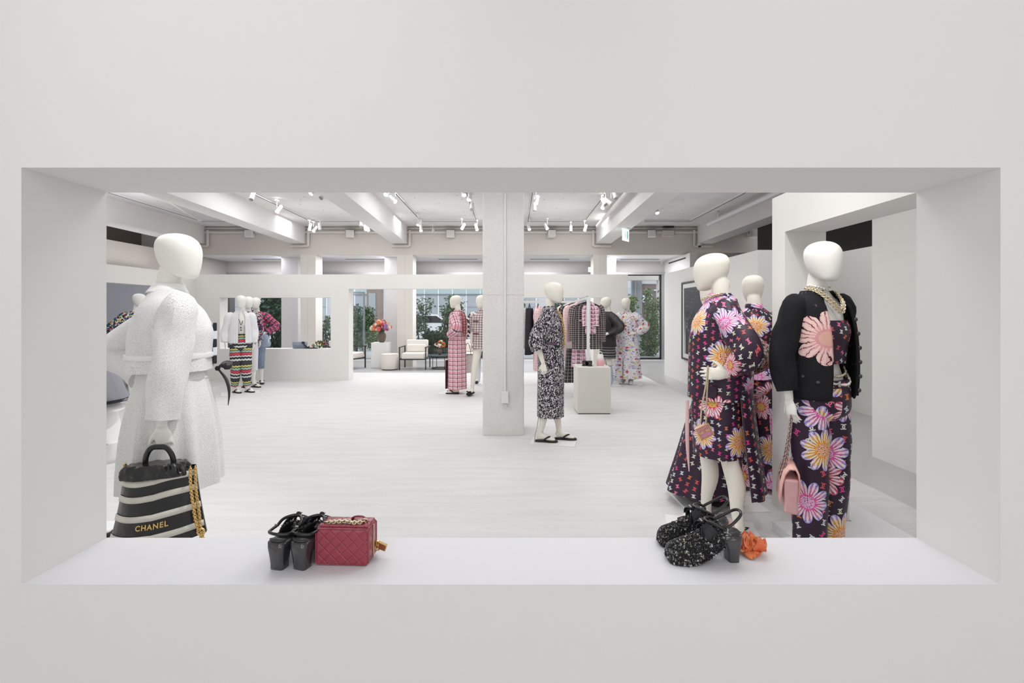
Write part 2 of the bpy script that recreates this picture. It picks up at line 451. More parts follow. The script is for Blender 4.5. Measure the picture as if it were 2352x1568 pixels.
def scallop(name):
    g = G(name); u, v = g.uv()
    wv = g.m('ABSOLUTE', g.m('SINE', u*62.0))*.014
    k = g.m('FRACT', (v-wv)/.30)
    top = g.m('FRACT', v/.30)
    K = (.018, .018, .022)
    c = g.ramp(g.m('FRACT', (v-.0)/.30), [(0, K), (.02, (.70, .72, .70)), (.10, K), (.14, (.66, .06, .10)), (.26, K), (.30, (.34, .52, .42)), (.40, K), (.45, (.72, .66, .20)), (.53, K), (.58, (.05, .05, .06)), (.74, K), (.80, (.70, .72, .70)), (.90, K)])
    c2 = g.ramp(k, [(0, K), (.02, (.70, .72, .70)), (.10, K), (.14, (.66, .06, .10)), (.26, K), (.30, (.34, .52, .42)), (.40, K), (.45, (.72, .66, .20)), (.53, K), (.58, (.05, .05, .06)), (.74, K), (.80, (.70, .72, .70)), (.90, K)])
    return g.done(g.mix(.85, c, c2), .9)
def bloom(name, base, cells, keep=.0):
    """a loose meadow print: several sizes of blossom scattered on a pale ground"""
    g = G(name); u, v = g.uv(); c = base
    for i, (S, cols, k) in enumerate(cells):
        vn = g.voro(g.comb(u+i*3.1, v+i*1.3), 1/S, .9); C = g.sep(vn.outputs['Color']); d = E(g, vn.outputs['Distance'])
        n = g.noise(g.comb(u+i, v), 1.6/S, 3)
        m_ = ((d+(n-.5)*.5) < .34)*(C[1] > k)
        c = g.mix(m_, c, g.ramp(C[0], [(j/len(cols), q) for j, q in enumerate(cols)]))
    return g.done(c, .75)
def quilt(name, col, col2=None, S=.03, rough=.35):
    g = G(name); u, v = g.uv()
    a = g.m('ABSOLUTE', g.m('FRACT', (u+v)/S)-.5); b = g.m('ABSOLUTE', g.m('FRACT', (u-v)/S)-.5)
    h = g.m('MINIMUM', g.m('SUBTRACT', .5, a), g.m('SUBTRACT', .5, b)); h = g.step(h, 0, .11)
    x, y, z = g.obj(); n = g.noise(g.comb(x, y, z), 30, 2)
    return g.done(g.mix(n, col, col2 or tuple(c*.8 for c in col)), rough, bump=h, bs=.55, bd=.004, spec=.5)
def leather(name, col, rough=.25, bs=.25, sc_=18):
    g = G(name); x, y, z = g.obj(); n = g.noise(g.comb(x, y, z), sc_, 3)
    return g.done(g.mix(n, col, tuple(c*.7 for c in col)), rough, bump=n, bs=bs, bd=.02, spec=.6)
PRINT_A = floral('daisy_print_silk', .185, .042, 0.0, .18, size=.5)
PRINT_B = floral('daisy_print_crepe', .20, .042, 3.3, .15, size=.46)
PRINT_C = floral('daisy_print_trouser_silk', .27, .068, 7.7, .05, size=.46)
PRINT_S = floral('small_letter_print', .16, .052, 5.1, flowers=False)
PRINT_T = floral('letter_print_top', .16, .044, 2.2, flowers=False)
LACE = lace('white_guipure_lace', (.90, .90, .90), (.64, .64, .645), .017)
LACE_SKIRT = lace('white_lace_skirting', (.88, .88, .87), (.62, .615, .605), .014)
PINKLINE = plain('pink_lining_satin', (.80, .55, .55), .5)
BLACKSATIN = plain('black_satin', (.022, .021, .026), .42, .1, spec=.3)
BLACKLEATHER = leather('black_glossy_leather', (.010, .010, .011), .24, .35, 14)
BLACKPLAIN = plain('black_fabric', (.02, .02, .022), .85, .1, 40)
RUBBER = plain('black_rubber', (.015, .015, .016), .5)
# ---------------------------------------------------------------- the room
Y1, Y2, SZ = 1.35, 1.632, None
ox0, ox1 = wx(49, Y1), wx(2298, Y1); oz0, oz1 = wz(1342.5, Y1), wz(384.8, Y1)
CZ = 3.75
RUGX, RUGY = 2.95, 11.5
# front wall with its display opening, built as four blocks in one wall
m = MB()
m.box(-9.5, Y1, 0, ox0, Y2, CZ); m.box(ox1, Y1, 0, 6.5, Y2, CZ)
m.box(ox0, Y1, oz1, ox1, Y2, CZ); m.box(ox0, Y1, 0, ox1, Y2, oz0-.002)
wf = struct('wall_front', m, WALL)
m = MB(); m.box(ox0, Y1+.0005, oz0-.002, ox1, Y2-.0005, oz0); struct('window_sill', m, SILL, wf)
SILLZ = oz0
m = MB(); m.box(-9.5, -3.2, -.1, 11, 15.2, 0); struct('floor', m, GREYFLOOR)
m = MB(); m.box(-3.98, -3.18, 0, 3.98, Y1-.01, .006); o = m.build('carpet', CARPET); o.name = 'floor_carpet'; o['kind'] = 'structure'  # unseen camera-side piece, added to bounce light onto the lower front wall
m = MB(); m.box(-6.78, Y2+.01, 0, RUGX, RUGY, .006); o = m.build('carpet', CARPET); o.name = 'floor_carpet'; o['kind'] = 'structure'
m = MB(); m.box(-12, -3.2, CZ, 11, 13.0, CZ+.2); struct('ceiling', m, CEIL)
m = MB(); m.box(-4.2, -3.2, 0, -4.0, Y1, CZ); struct('wall_camera_side_west', m, WALL)
m = MB(); m.box(4.0, -3.2, 0, 4.2, Y1, CZ); struct('wall_camera_side_east', m, WALL)
m = MB(); m.box(-4.2, -3.4, 0, 4.2, -3.2, CZ); struct('wall_camera_side_back', m, WALL)
# ceiling beams: (x left, x right at the far end, slope of x per metre towards the camera)
for i, (p0, p1, sl) in enumerate(((430, 472, .045), (669, 703, .045), (902, 936, .045), (1136, 1169, .02), (1368, 1402, -.005), (1600, 1635, 0))):
    a, b = wx(p0, 12.85), wx(p1, 12.85); d = 12.85-Y2; zb = wz(560, 12.85)
    m = MB(); V = []
    for (yy, k) in ((Y2, sl*d), (12.9, 0)):
        V += [(a+k, yy, zb), (b+k, yy, zb), (b+k, yy, CZ), (a+k, yy, CZ)]
    m.add(V, [(0,1,2,3),(7,6,5,4),(0,4,5,1),(1,5,6,2),(2,6,7,3),(3,7,4,0)])
    struct('ceiling_beam', m, BEAM)
# header beam above the window bay, soffit, upper facade panels
hz0 = wz(585, 12.85)
m = MB(); m.box(-12, 12.85, hz0, 11, 13.0, CZ); struct('wall_back_header', m, BEIGE)
m = MB(); m.box(-9.5, 13.0, hz0, 4.55, 14.9, hz0+.15); so = struct('ceiling_soffit', m, SOFFIT)
for a, b in ((580, 671), (794, 888), (1007, 1097), (1218, 1307), (1425, 1514)):
    m = MB(); m.box(wx(a, 13.9), 13.86, hz0-.006, wx(b, 13.9), 13.94, hz0+.02)
    o = m.build('air_slot', BLACK, so)
GB = wz(824, 14.5); GT = wz(630, 14.5)
m = MB(); m.box(-9.5, 14.5, GT+.06, 4.55, 14.7, hz0); up = struct('wall_back_upper', m, plain('upper_panel_paint', (.58, .55, .535), .85))
m = MB(); m.box(-9.5, 14.44, GT-.01, 4.55, 14.56, GT+.06); m.build('window_rail', plain('grey_aluminium', (.42, .41, .41), .4, metal=.4), up)
# concrete columns between the window bays
for i, (a, b, wa, wb) in enumerate(((690, 725, 687, 722), (912, 948, 906, 953), (1363, 1394, 1360, 1397))):
    m = MB(); m.box(wx(a, 12.85), 12.85, 0, wx(b, 12.85), 13.3, hz0)
    xm = wx((a+b)/2, 12.85); cl = struct('column_%s' % ('west', 'middle', 'east')[i], m, plain('column_paint_%d' % i, (.80, .765, .72), .8))
    m = MB(); m.box(xm-.008, 12.846, 0, xm+.004, 12.85, hz0); m.build('joint', BEIGE, cl)
    m = MB(); m.box(wx(wa, 14.4), 13.3, 0, wx(wb, 14.4), 14.5, hz0); m.build('window_reveal', plain('reveal_paint_%d' % i, (.72, .71, .73), .8), cl)
# the bay's side wall and the wall beyond it
bx = 4.55
m = MB(); m.box(bx, 12.4, 0, bx+.2, 14.9, hz0); o = struct('wall_bay_east', m, WALL)
m = MB(); m.box(bx-.006, 12.7, hz0-.12, bx, 14.1, hz0-.08); m.build('air_slot', BLACK, o)
m = MB(); m.box(bx+.2, 12.4, 0, 11, 12.6, hz0); struct('wall_far_east', m, BEIGE)
m = MB(); m.box(-9.5, 12.7, 0, wx(522, 14.5), 14.9, hz0); struct('wall_bay_west', m, plain('mushroom_paint', (.42, .385, .37), .85))
# low plinth below the window glass
m = MB(); m.box(-9.5, 14.44, 0, bx, 14.7, GB-.02); struct('baseboard_window', m, SOFFIT)
# window panes with dark frames
def pane(n, pa, pb, fr=STEEL, w=.018):
    x0, x1 = wx(pa, 14.5), wx(pb, 14.5)
    m = MB(); m.box(x0, 14.55, GB, x1, 14.556, GT); o = struct('window_%d' % n, m, GLASS)
    m = MB()
    m.box(x0, 14.52, GB, x0+w, 14.58, GT); m.box(x1-w, 14.52, GB, x1, 14.58, GT)
    m.box(x0, 14.52, GB-.02, x1, 14.58, GB+w); m.box(x0, 14.52, GT-w, x1, 14.58, GT)
    m.build('window_frame', fr, o); return o
pane(1, 522, 687); pane(2, 722, 906); pane(3, 953, 1360); w4 = pane(4, 1397, 1519, BLACK, .035)
m = MB(); m.box(wx(1519, 14.5), 14.48, 0, bx, 14.6, GT+.05); struct('trim_1', m, STEEL)
# left wall plane: portal with a deep opening, beige wall and a dark strip behind
PZ = wz(630, 10.19); LZ = wz(663, 10.19); PY, PYB = 10.19, 10.47
m = MB(); m.box(-7.08, Y2, LZ, -6.8, PY, PZ); m.box(-7.08, Y2, 0, -6.8, 5.6, LZ); m.box(-7.08, 9.4, 0, -6.8, PY, LZ); struct('wall_west_portal', m, PART)
m = MB(); m.box(-8.75, 5.0, 0, -8.6, 12.7, 2.35); struct('wall_west_fabric', m, GREYCLOTH)
m = MB(); m.box(-8.4, 8.2, .30, -7.35, 9.9, .40); struct('wall_west_ledge', m, GREYCLOTH)
m = MB(); m.box(-9.15, Y2, 0, -9.0, 12.85, 3.065); struct('wall_west', m, BEIGE)
m = MB(); m.box(-10.2, Y2, 0, -10.0, 14.9, CZ); o = struct('wall_west_far', m, BROWN)
m = MB(); m.box(-10.0, 9.93, 3.0, -9.97, 9.98, CZ); m.build('joint', BLACK, o)
# back partition with its display opening and portals
xa, xb = wx(504.8, PY), wx(759.6, PY); za, zb = wz(800.8, PY), wz(683, PY)
xe = wx(801, PY); xr0, xr1 = wx(1386, PY), wx(1442, PY)
m = MB()
m.box(-7.08, PY, .006, xa, PYB, PZ); m.box(xb, PY, .006, xe, PYB, PZ); m.box(xa, PY, zb, xb, PYB, PZ); m.box(xa, PY, .006, xb, PYB, za)
m.box(xe, PY, LZ, wx(1150, PY), PYB, PZ); m.box(wx(1150, PY), PY, wz(683, PY), xr1, PYB, PZ); m.box(xr0, PY, .006, xr1, PYB, wz(683, PY))
struct('wall_back_partition', m, PART)
LEDGE = za
# east side: poster partition, near portal wall and what shows through it
XP = 3.51
m = MB(); m.box(XP, 6.895, 0, XP+.30, 11.19, 2.35); pw = struct('wall_east_partition', m, PART)
XQ = 1.945; XQB = 2.24
m = MB(); m.box(XQ, Y2, 2.03, XQB, 3.61, 2.307); m.box(XQ, 3.44, 0, XQB, 3.61, 2.03); m.box(XQ, 3.2, 0, XQB, 3.44, .98); m.box(XQ, Y2, 0, XQB, 1.9, 2.03)
struct('wall_east_portal', m, PART)
m = MB(); m.box(3.61, Y2, 0, 3.9, 4.83, 2.42); struct('wall_east_side', m, PART)
m = MB(); m.box(5.0, Y2, 0, 5.3, 9.6, 2.376); o = struct('wall_east_far', m, PART)
m = MB(); m.box(4.98, 7.9, 0, 5.0, 9.6, 1.72); m.build('recess_panel', PEDESTAL, o)
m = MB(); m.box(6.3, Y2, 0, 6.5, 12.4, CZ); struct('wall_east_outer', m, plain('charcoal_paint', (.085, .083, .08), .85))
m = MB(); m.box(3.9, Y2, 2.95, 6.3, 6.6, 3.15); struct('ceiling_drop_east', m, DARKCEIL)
# square pillar
px0, px1 = wx(1108.5, 5.62), wx(1203.5, 5.62); py0 = 5.62
m = MB(); m.box(px0, py0, 0, px1, py0+.47, CZ); pl = struct('pillar', m, ROUGHCAST, bev=.012)
m = MB(); m.box(px0-.003, py0-.003, wz(677, py0), px1+.003, py0+.46, wz(676.2, py0)); m.build('joint', BEIGE, pl)
xp = wx(1160.5, py0)
m = MB(); m.tube([(xp, py0-.012, wz(900, py0)), (xp, py0-.012, CZ)], .012, 10); m.tube([(xp, py0-.012, wz(768, py0)), (xp, py0-.012, wz(764, py0))], .016, 10)
o = m.build('conduit', WHITE, None, True); tag(o, 'white electrical conduit running up the rough pillar', 'pipe')
m = MB(); m.box(wx(1152, py0), py0-.06, wz(924, py0), wx(1168, py0), py0, wz(898, py0)); o = m.build('junction_box', WHITE, None, bev=.004); tag(o, 'white junction box at the foot of the pillar conduit', 'electrical box')
m = MB(); m.box(wx(1157, py0), py0-.02, wz(935, py0), wx(1164, py0), py0, wz(927, py0)); o = m.build('wall_socket', WHITE, None, bev=.003); tag(o, 'small socket on the pillar below the junction box', 'socket')
# white floor plinth under the near east mannequin, and the matching one at the west
m = MB(); m.box(1.72, 2.3, .006, 2.475, 3.19, .06); m.box(2.25, 3.19, .006, 2.475, 3.55, .06); o = m.build('floor_plinth', SILL, None); tag(o, 'low white plinth under the black cardigan mannequin', 'plinth')
m = MB(); m.box(-2.15, 2.12, .006, -1.45, 2.80, .06); o = m.build('floor_plinth', SILL, None, bev=.004); tag(o, 'low white plinth under the lace jacket mannequin', 'plinth')
m = MB(); m.box(-3.05, 2.3, .006, -2.25, 3.2, .06); o = m.build('floor_plinth', SILL, None, bev=.004); tag(o, 'low white plinth under the grey jacket mannequin', 'plinth')
# poster on the partition
t = thing('framed_poster', 'tall black framed photograph hanging on the east partition', 'poster', (XP, 9.17, wz(745, 9.93)))
y0, y1, z0, z1 = -.77, .76, wz(807, 9.93)-wz(745, 9.93)-.15, wz(649, 9.93)-wz(745, 9.93)
m = MB(); w = .035
m.box(-.045, y0, z0, -.003, y0+w, z1); m.box(-.045, y1-w, z0, -.003, y1, z1); m.box(-.045, y0+w, z0, -.003, y1-w, z0+w); m.box(-.045, y0+w, z1-w, -.003, y1-w, z1)
m.build('frame', BLACK, t)
m = MB(); m.box(-.03, y0+w, z0+w, -.004, y1-w, z1-w); m.build('mat_board', WHITE, t)
g = G('poster_print'); x, y, z = g.obj(); n = g.noise(g.comb(y, z), 28, 4); n2 = g.noise(g.comb(y, z), 5, 3)
c = g.mix(g.step(z+(n2-.5)*.35, -.45, .25), (.45, .46, .47), (.055, .055, .07)); c = g.mix((n > .66)*(g.m('ABSOLUTE', y-.25) < .32), c, (.55, .55, .56))
c = g.mix((g.m('ABSOLUTE', y-.28) < .26)*(z < .28)*(n2 > .42), c, (.03, .03, .04)); pm = g.done(c, .5)
m = MB(); m.box(-.034, y0+w+.09, z0+w+.09, -.03, y1-w-.09, z1-w-.09); m.build('print', pm, t)

# ---------------------------------------------------------------- ceiling fittings
PIPE = plain('painted_pipe', (.74, .71, .68), .6)
# pipes along the header, stepping down round each beam
for zz, yy, r, nm, lb in ((wz(533, 12.8), 12.80, .035, 'round_pipe', 'thick painted pipe running along the header beam'), (wz(524, 12.8), 12.80, .018, 'conduit', 'thin painted conduit above the thick header pipe')):
    m = MB(); m.tube([(-9.0, yy, zz), (5.6, yy, zz)], r, 10); o = m.build(nm, PIPE, None, True); tag(o, lb, 'pipe')
for k, (p0, p1, side) in enumerate(((430, 472, 1), (669, 703, 1), (902, 936, 1), (1368, 1402, -1), (1600, 1635, -1))):
    q = wx(p1+5, 12.78) if side > 0 else wx(p0-5, 12.78); zb = wz(563, 12.78); e = wx(p0-2, 12.78) if side > 0 else wx(p1+2, 12.78)
    m = MB(); m.tube([(q, 12.78, wz(529, 12.8)), (q, 12.78, zb-.02)], .035, 8); m.tube([(q, 12.78, zb-.02), (e, 12.78, zb-.02)], .03, 8)
    o = m.build('pipe_bend', PIPE, None, True)
    tag(o, 'painted pipe bend wrapping the end of the %s ceiling beam' % ('westernmost', 'second', 'third', 'fourth', 'easternmost')[k], 'pipe')
# grey conduit on the big beam and cable on the west ceiling
m = MB(); m.tube([(wx(250, 7.2), 7.2, 3.62), (wx(320, 8.0), 8.0, 3.60), (wx(400, 9.6), 9.6, 3.60), (wx(460, 11.6), 11.6, 3.66)], .014, 6, 4)
o = m.build('cable', BEAM, None, True); tag(o, 'drooping cable along the westernmost ceiling beam', 'cable')
xq = wx(1395, 12.0)-.18
m = MB(); m.tube([(2.00, 7.2, 3.60), (2.07, 11.9, 3.60)], .045, 10); o = m.build('round_pipe', PIPE, None, True); tag(o, 'thick painted pipe clamped beside the east ceiling beam', 'pipe')
m = MB(); m.tube([(4.60, 8.2, 3.55), (4.62, 11.4, 3.55)], .05, 10); m.box(4.59, 8.6, 3.55, 4.63, 8.64, CZ); m.box(4.59, 10.8, 3.55, 4.63, 10.84, CZ)
o = m.build('batten_tube', WHITE, None, True); tag(o, 'unlit white tube hung beside the easternmost beam', 'pipe')
# lighting tracks
def track(pts, lb):
    m = MB()
    for a, b in zip(pts, pts[1:]):
        a, b = Vector(a), Vector(b); d = (b-a).normalized(); s = d.cross(Vector((0, 0, 1)))
        m.obox((a+b)/2+Vector((0, 0, CZ-.02)), s*.018, d*((b-a).length/2), (0, 0, .018))
        m.obox((a+b)/2+Vector((0, 0, CZ-.0395)), s*.006, d*((b-a).length/2), (0, 0, .0025))
    o = m.build('lighting_track', WHITE); tag(o, lb, 'track')
    m2 = MB()
    for a, b in zip(pts, pts[1:]):
        a, b = Vector(a), Vector(b); d = (b-a).normalized(); s = d.cross(Vector((0, 0, 1)))
        m2.obox((a+b)/2+Vector((0, 0, CZ-.0405)), s*.007, d*((b-a).length/2), (0, 0, .003))
    m2.build('groove', BLACK, o)
TY = 11.9
track([(wx(465, TY)+.2, 5.0, 0), (wx(465, TY), TY, 0), (wx(590, TY), TY, 0)], 'white lighting track on the ceiling beside the westernmost beam')
track([(wx(715, TY)+.15, 5.0, 0), (wx(715, TY), TY, 0), (wx(828, TY), TY, 0)], 'white lighting track in the bay above the back display opening')
track([(wx(968, TY)+.12, 5.0, 0), (wx(968, TY), TY, 0), (wx(1095, TY), TY, 0), (wx(1095, TY)+.06, 5.0, 0)], 'white U shaped lighting track in the bay beside the pillar')
track([(wx(1213, TY), 5.0, 0), (wx(1213, TY), TY, 0), (wx(1342, TY), TY, 0), (wx(1342, TY), 5.0, 0)], 'white U shaped lighting track above the garment rack')
track([(wx(1585, TY), 5.0, 0), (wx(1585, TY), TY, 0), (wx(1480, TY), TY, 0)], 'white lighting track above the poster partition')
# spotlights: (px, py of the lens, target pixel on the floor, strength)
SPOTS = [(478, 492, 'beside the drooping cable', 1), (590, 528, 'at the far end of the second beam, farthest west', 0), (577, 458, 'nearest on the track over the display opening', 0), (636, 487, 'second along the track over the display opening', 1),
  (714, 445, 'just below the opening edge in the second bay', 1), (737, 455, 'behind the lit one just below the opening edge', 0), (711, 528, 'first of the pair at the corner of the second track', 1), (720, 531, 'second of the pair at the corner of the second track', 1), (735, 528, 'hanging alone on the cross run of the second track', 0),
  (829, 520, 'at the dark end of the second track', 0), (840, 527, 'first of the pair half hidden by the third beam', 1), (846, 529, 'second of the pair half hidden by the third beam', 1), (886, 447, 'highest lit one beside the third beam', 1), (908, 463, 'angled big one beside the third beam', 1),
  (960, 517, 'upper one at the west corner of the pillar track', 1), (967, 530, 'lower one at the west corner of the pillar track', 1), (994, 537, 'middle one of the pillar track cross run', 0), (1061, 525, 'lit one facing out on the pillar track cross run', 1), (1066, 448, 'nearest on the short pillar track arm', 1),
  (1077, 459, 'second on the short pillar track arm', 1), (1083, 481, 'long barrel on the short pillar track arm', 0), (1096, 528, 'at the east corner of the pillar track', 1),
  (1231, 467, 'nearest lit one above the garment rack', 1), (1228, 484, 'unlit one behind the nearest above the rack', 0), (1216, 527, 'at the west corner of the rack track', 1), (1257, 525, 'facing out on the rack track cross run', 1), (1311, 532, 'thin unlit one on the rack track cross run', 0), (1343, 529, 'at the east corner of the rack track', 1),
  (1384, 478, 'round lit one beside the east beam', 1), (1404, 468, 'big tilted barrel beside the east beam', 0), (1391, 470, 'between the two lit ones beside the east beam', 0), (1415, 455, 'nearest one beside the east beam', 0), (1510, 489, 'alone in the bay over the white floral dress', 1)]
for i, (px, py, lb, lit) in enumerate(SPOTS):
    zl = 3.46; Y = (zl-H)*F/(HY-py); 
    if Y > 12.6: Y = 12.3; zl = wz(py, Y)
    X = wx(px, Y)
    t = thing('track_spotlight', ('lit white track spotlight ' if lit else 'unlit white track spotlight ')+lb, 'spotlight', (X, Y, CZ-.04), 0, 'ceiling track spotlights')
    tilt = Vector((rnd.uniform(-.5, .5), rnd.uniform(-.9, -.1), -1.0)).normalized()
    if i in (13, 29): tilt = Vector((.75, -.3, -.65)).normalized()
    top = Vector((0, 0, 0)); c = Vector((0, 0, zl-CZ+.04))
    m = MB(); m.box(-.02, -.05, -.03, .02, .05, 0); m.tube([(0, 0, -.03), (0, 0, c.z+.10)], .008, 6); m.build('stem', WHITE, t)
    a, b = c-tilt*-.0+tilt*-.17, c
    m = MB(); m.tube([a, a+tilt*.01, b-tilt*.06, b], [.028, .036, .036, .040], 14); m.build('barrel', WHITE, t, True)
    m = MB(); m.tube([b-tilt*.004, b+tilt*.004], .036, 14); m.build('lens', LAMP if lit else STEEL, t)
    if lit:
        p = Vector((X, Y, zl))+tilt*.03
        spot('spotlight_beam', p, p+tilt, 6, 62, .5, .03)
# loudspeakers on the header
for px, lb in ((573, 'westernmost'), (804, 'second from the west'), (1035, 'beside the pillar'), (1267, 'above the garment rack'), (1497, 'beside the hanging exit sign'), (1729, 'easternmost')):
    x, z = wx(px, 12.7), wz(537, 12.7)
    t = thing('loudspeaker', 'small white loudspeaker on the header beam, '+lb, 'speaker', (x, 12.7, z), rnd.uniform(-.3, .3), 'header loudspeakers')
    m = MB(); m.box(-.10, -.09, -.09, .10, .09, .09); m.build('cabinet', WHITE, t, bev=.012)
    m = MB(); m.box(-.08, -.096, -.075, .08, -.088, .075); m.build('grille', PIPE, t)
    m = MB(); m.tube([(-.115, 0, .0), (-.115, 0, .13), (.115, 0, .13), (.115, 0, 0)], .01, 6); m.box(-.03, .09, -.02, .03, .155, .02); m.build('bracket', STEEL, t)
# signs and small devices
EXITM = emitter('lit_exit_sign', (.80, 1, .93), 1.1)
GREENM = emitter('green_sign_figure', (.05, .55, .35), .6)
t = thing('exit_sign', 'hanging lit exit sign under the east ceiling beam', 'exit sign', (wx(1437, 10.5), 10.5, wz(524, 10.5)), .9)
m = MB(); m.box(-.13, -.09, -.02, .13, .09, .06); m.build('housing', WHITE, t, bev=.01)
m = MB(); m.box(-.16, -.006, -.28, .16, .006, -.02); m.build('light_panel', EXITM, t)
m = MB(); m.ball((-.03, -.010, -.09), .022, .004, .022, 8, 5); m.box(-.05, -.0105, -.21, -.02, -.0065, -.115); m.box(.03, -.0105, -.23, .11, -.0065, -.06); m.build('pictogram', GREENM, t)
t = thing('exit_sign', 'small square lit exit sign beside the east column', 'exit sign', (wx(1356, 14.4), 14.4, wz(619, 14.4)), 0)
m = MB(); m.box(-.065, 0, -.075, .065, .03, .075); m.build('housing', WHITE, t)
m = MB(); m.box(-.06, -.004, -.07, .06, 0, .07); m.build('light_panel', EXITM, t)
m = MB(); m.box(-.045, -.006, -.05, .0, -.004, .045); m.build('pictogram', GREENM, t)
m = MB(); m.box(wx(1521, 12.75), 12.73, wz(543, 12.75), wx(1548, 12.75), 12.85, wz(529, 12.75)); o = m.build('control_box', BEIGE, None, bev=.006); tag(o, 'flat beige control box on the header near the easternmost beam', 'electrical box')
m = MB(); m.box(wx(1524, 12.75), 12.70, wz(523, 12.75), wx(1547, 12.75), 12.79, wz(518, 12.75)); o = m.build('black_module', BLACK, None); tag(o, 'narrow black module lying on the header pipe', 'electrical box')
t = thing('security_camera', 'white dome security camera under the easternmost beam end', 'camera', (wx(1607, 12.72), 12.72, wz(564, 12.72)))
m = MB(); m.tube([(0, 0, 0), (0, 0, .06)], .06, 16); m.box(-.02, 0, .02, .02, .135, .05); m.build('mount', WHITE, t, True)
m = MB(); m.ball((0, 0, 0), .045, .045, .05, 12, 8); m.build('dome', BLACK, t, True)
t = thing('motion_sensor', 'tiny white sensor in the corner of the window bay', 'sensor', (wx(1523, 14.2), 14.3, wz(600, 14.2)))
m = MB(); m.box(-.03, -.05, -.06, .03, .05, .06); m.build('case', WHITE, t, bev=.008)
m = MB(); m.box(-.015, -.056, -.05, .015, -.05, -.01); m.build('sensor_window', STEEL, t)
# ---------------------------------------------------------------- mannequins
# local frame: front = -Y, the mannequin's own left = +X, soles at z = .03, crown at z = 1.80
def hand(mb, p, d, n, curl=.35, side=1, thumb=.6, spread=.10, s=1.0, held=None):
    """palm, four unequal fingers and a thumb; d = finger direction, n = palm side, side = +1 if the thumb lies along d x n"""
    p, d, n = Vector(p), Vector(d).normalized(), Vector(n); n = (n-d*n.dot(d)).normalized(); a = d.cross(n)*side
    mb.tube([p-d*.02*s, p+d*.015*s, p+d*.045*s, p+d*.085*s], [.020*s, .028*s, .036*s, .034*s], 12, 2, flat=.42, up=n)
    for k, (off, L, r) in enumerate(((.027, .066, .0085), (.0095, .076, .0088), (-.0085, .071, .0085), (-.0255, .056, .0075))):
        b = p+d*.075*s+a*off*s; dr = (d+a*(off/.03)*spread).normalized(); c = curl*(1+.12*k); pts = [b-dr*.01*s]
        q = b
        for j, fr in enumerate((.46, .30, .24)):
            pts.append(q); ang = c*(1.0+.5*j)
            dr = (dr*math.cos(ang)+n*math.sin(ang)).normalized(); q = q+dr*L*fr*s
        pts.append(q); mb.tube(pts, [r*s, r*s, r*.95*s, r*.85*s, r*.62*s], 8, 2)
    b = p+d*.025*s+a*.026*s; dr = (d*.75+a*thumb+n*.25).normalized(); q1 = b+dr*.035*s; dr2 = (dr+d*.5+n*.15).normalized(); q2 = q1+dr2*.034*s
    mb.tube([b-dr*.02*s, b, q1, q2], [.014*s, .0125*s, .0105*s, .007*s], 8, 2)
HEAD = [(0.000, 0.030, 0.0250, 0, -0.0600), (0.012, 0.047, 0.0465, 0, -0.0515), (0.035, 0.061, 0.0760, 0, -0.0310), (0.065, 0.073, 0.0970, 0, -0.0170), (0.100, 0.082, 0.1080, 0, -0.0100), (0.135, 0.087, 0.1125, 0, -0.0055), (0.165, 0.087, 0.1115, 0, -0.0005), (0.195, 0.079, 0.1000, 0, 0.0040), (0.217, 0.061, 0.0780, 0, 0.0080), (0.229, 0.038, 0.0490, 0, 0.0090), (0.235, 0.012, 0.0175, 0, 0.0075)]
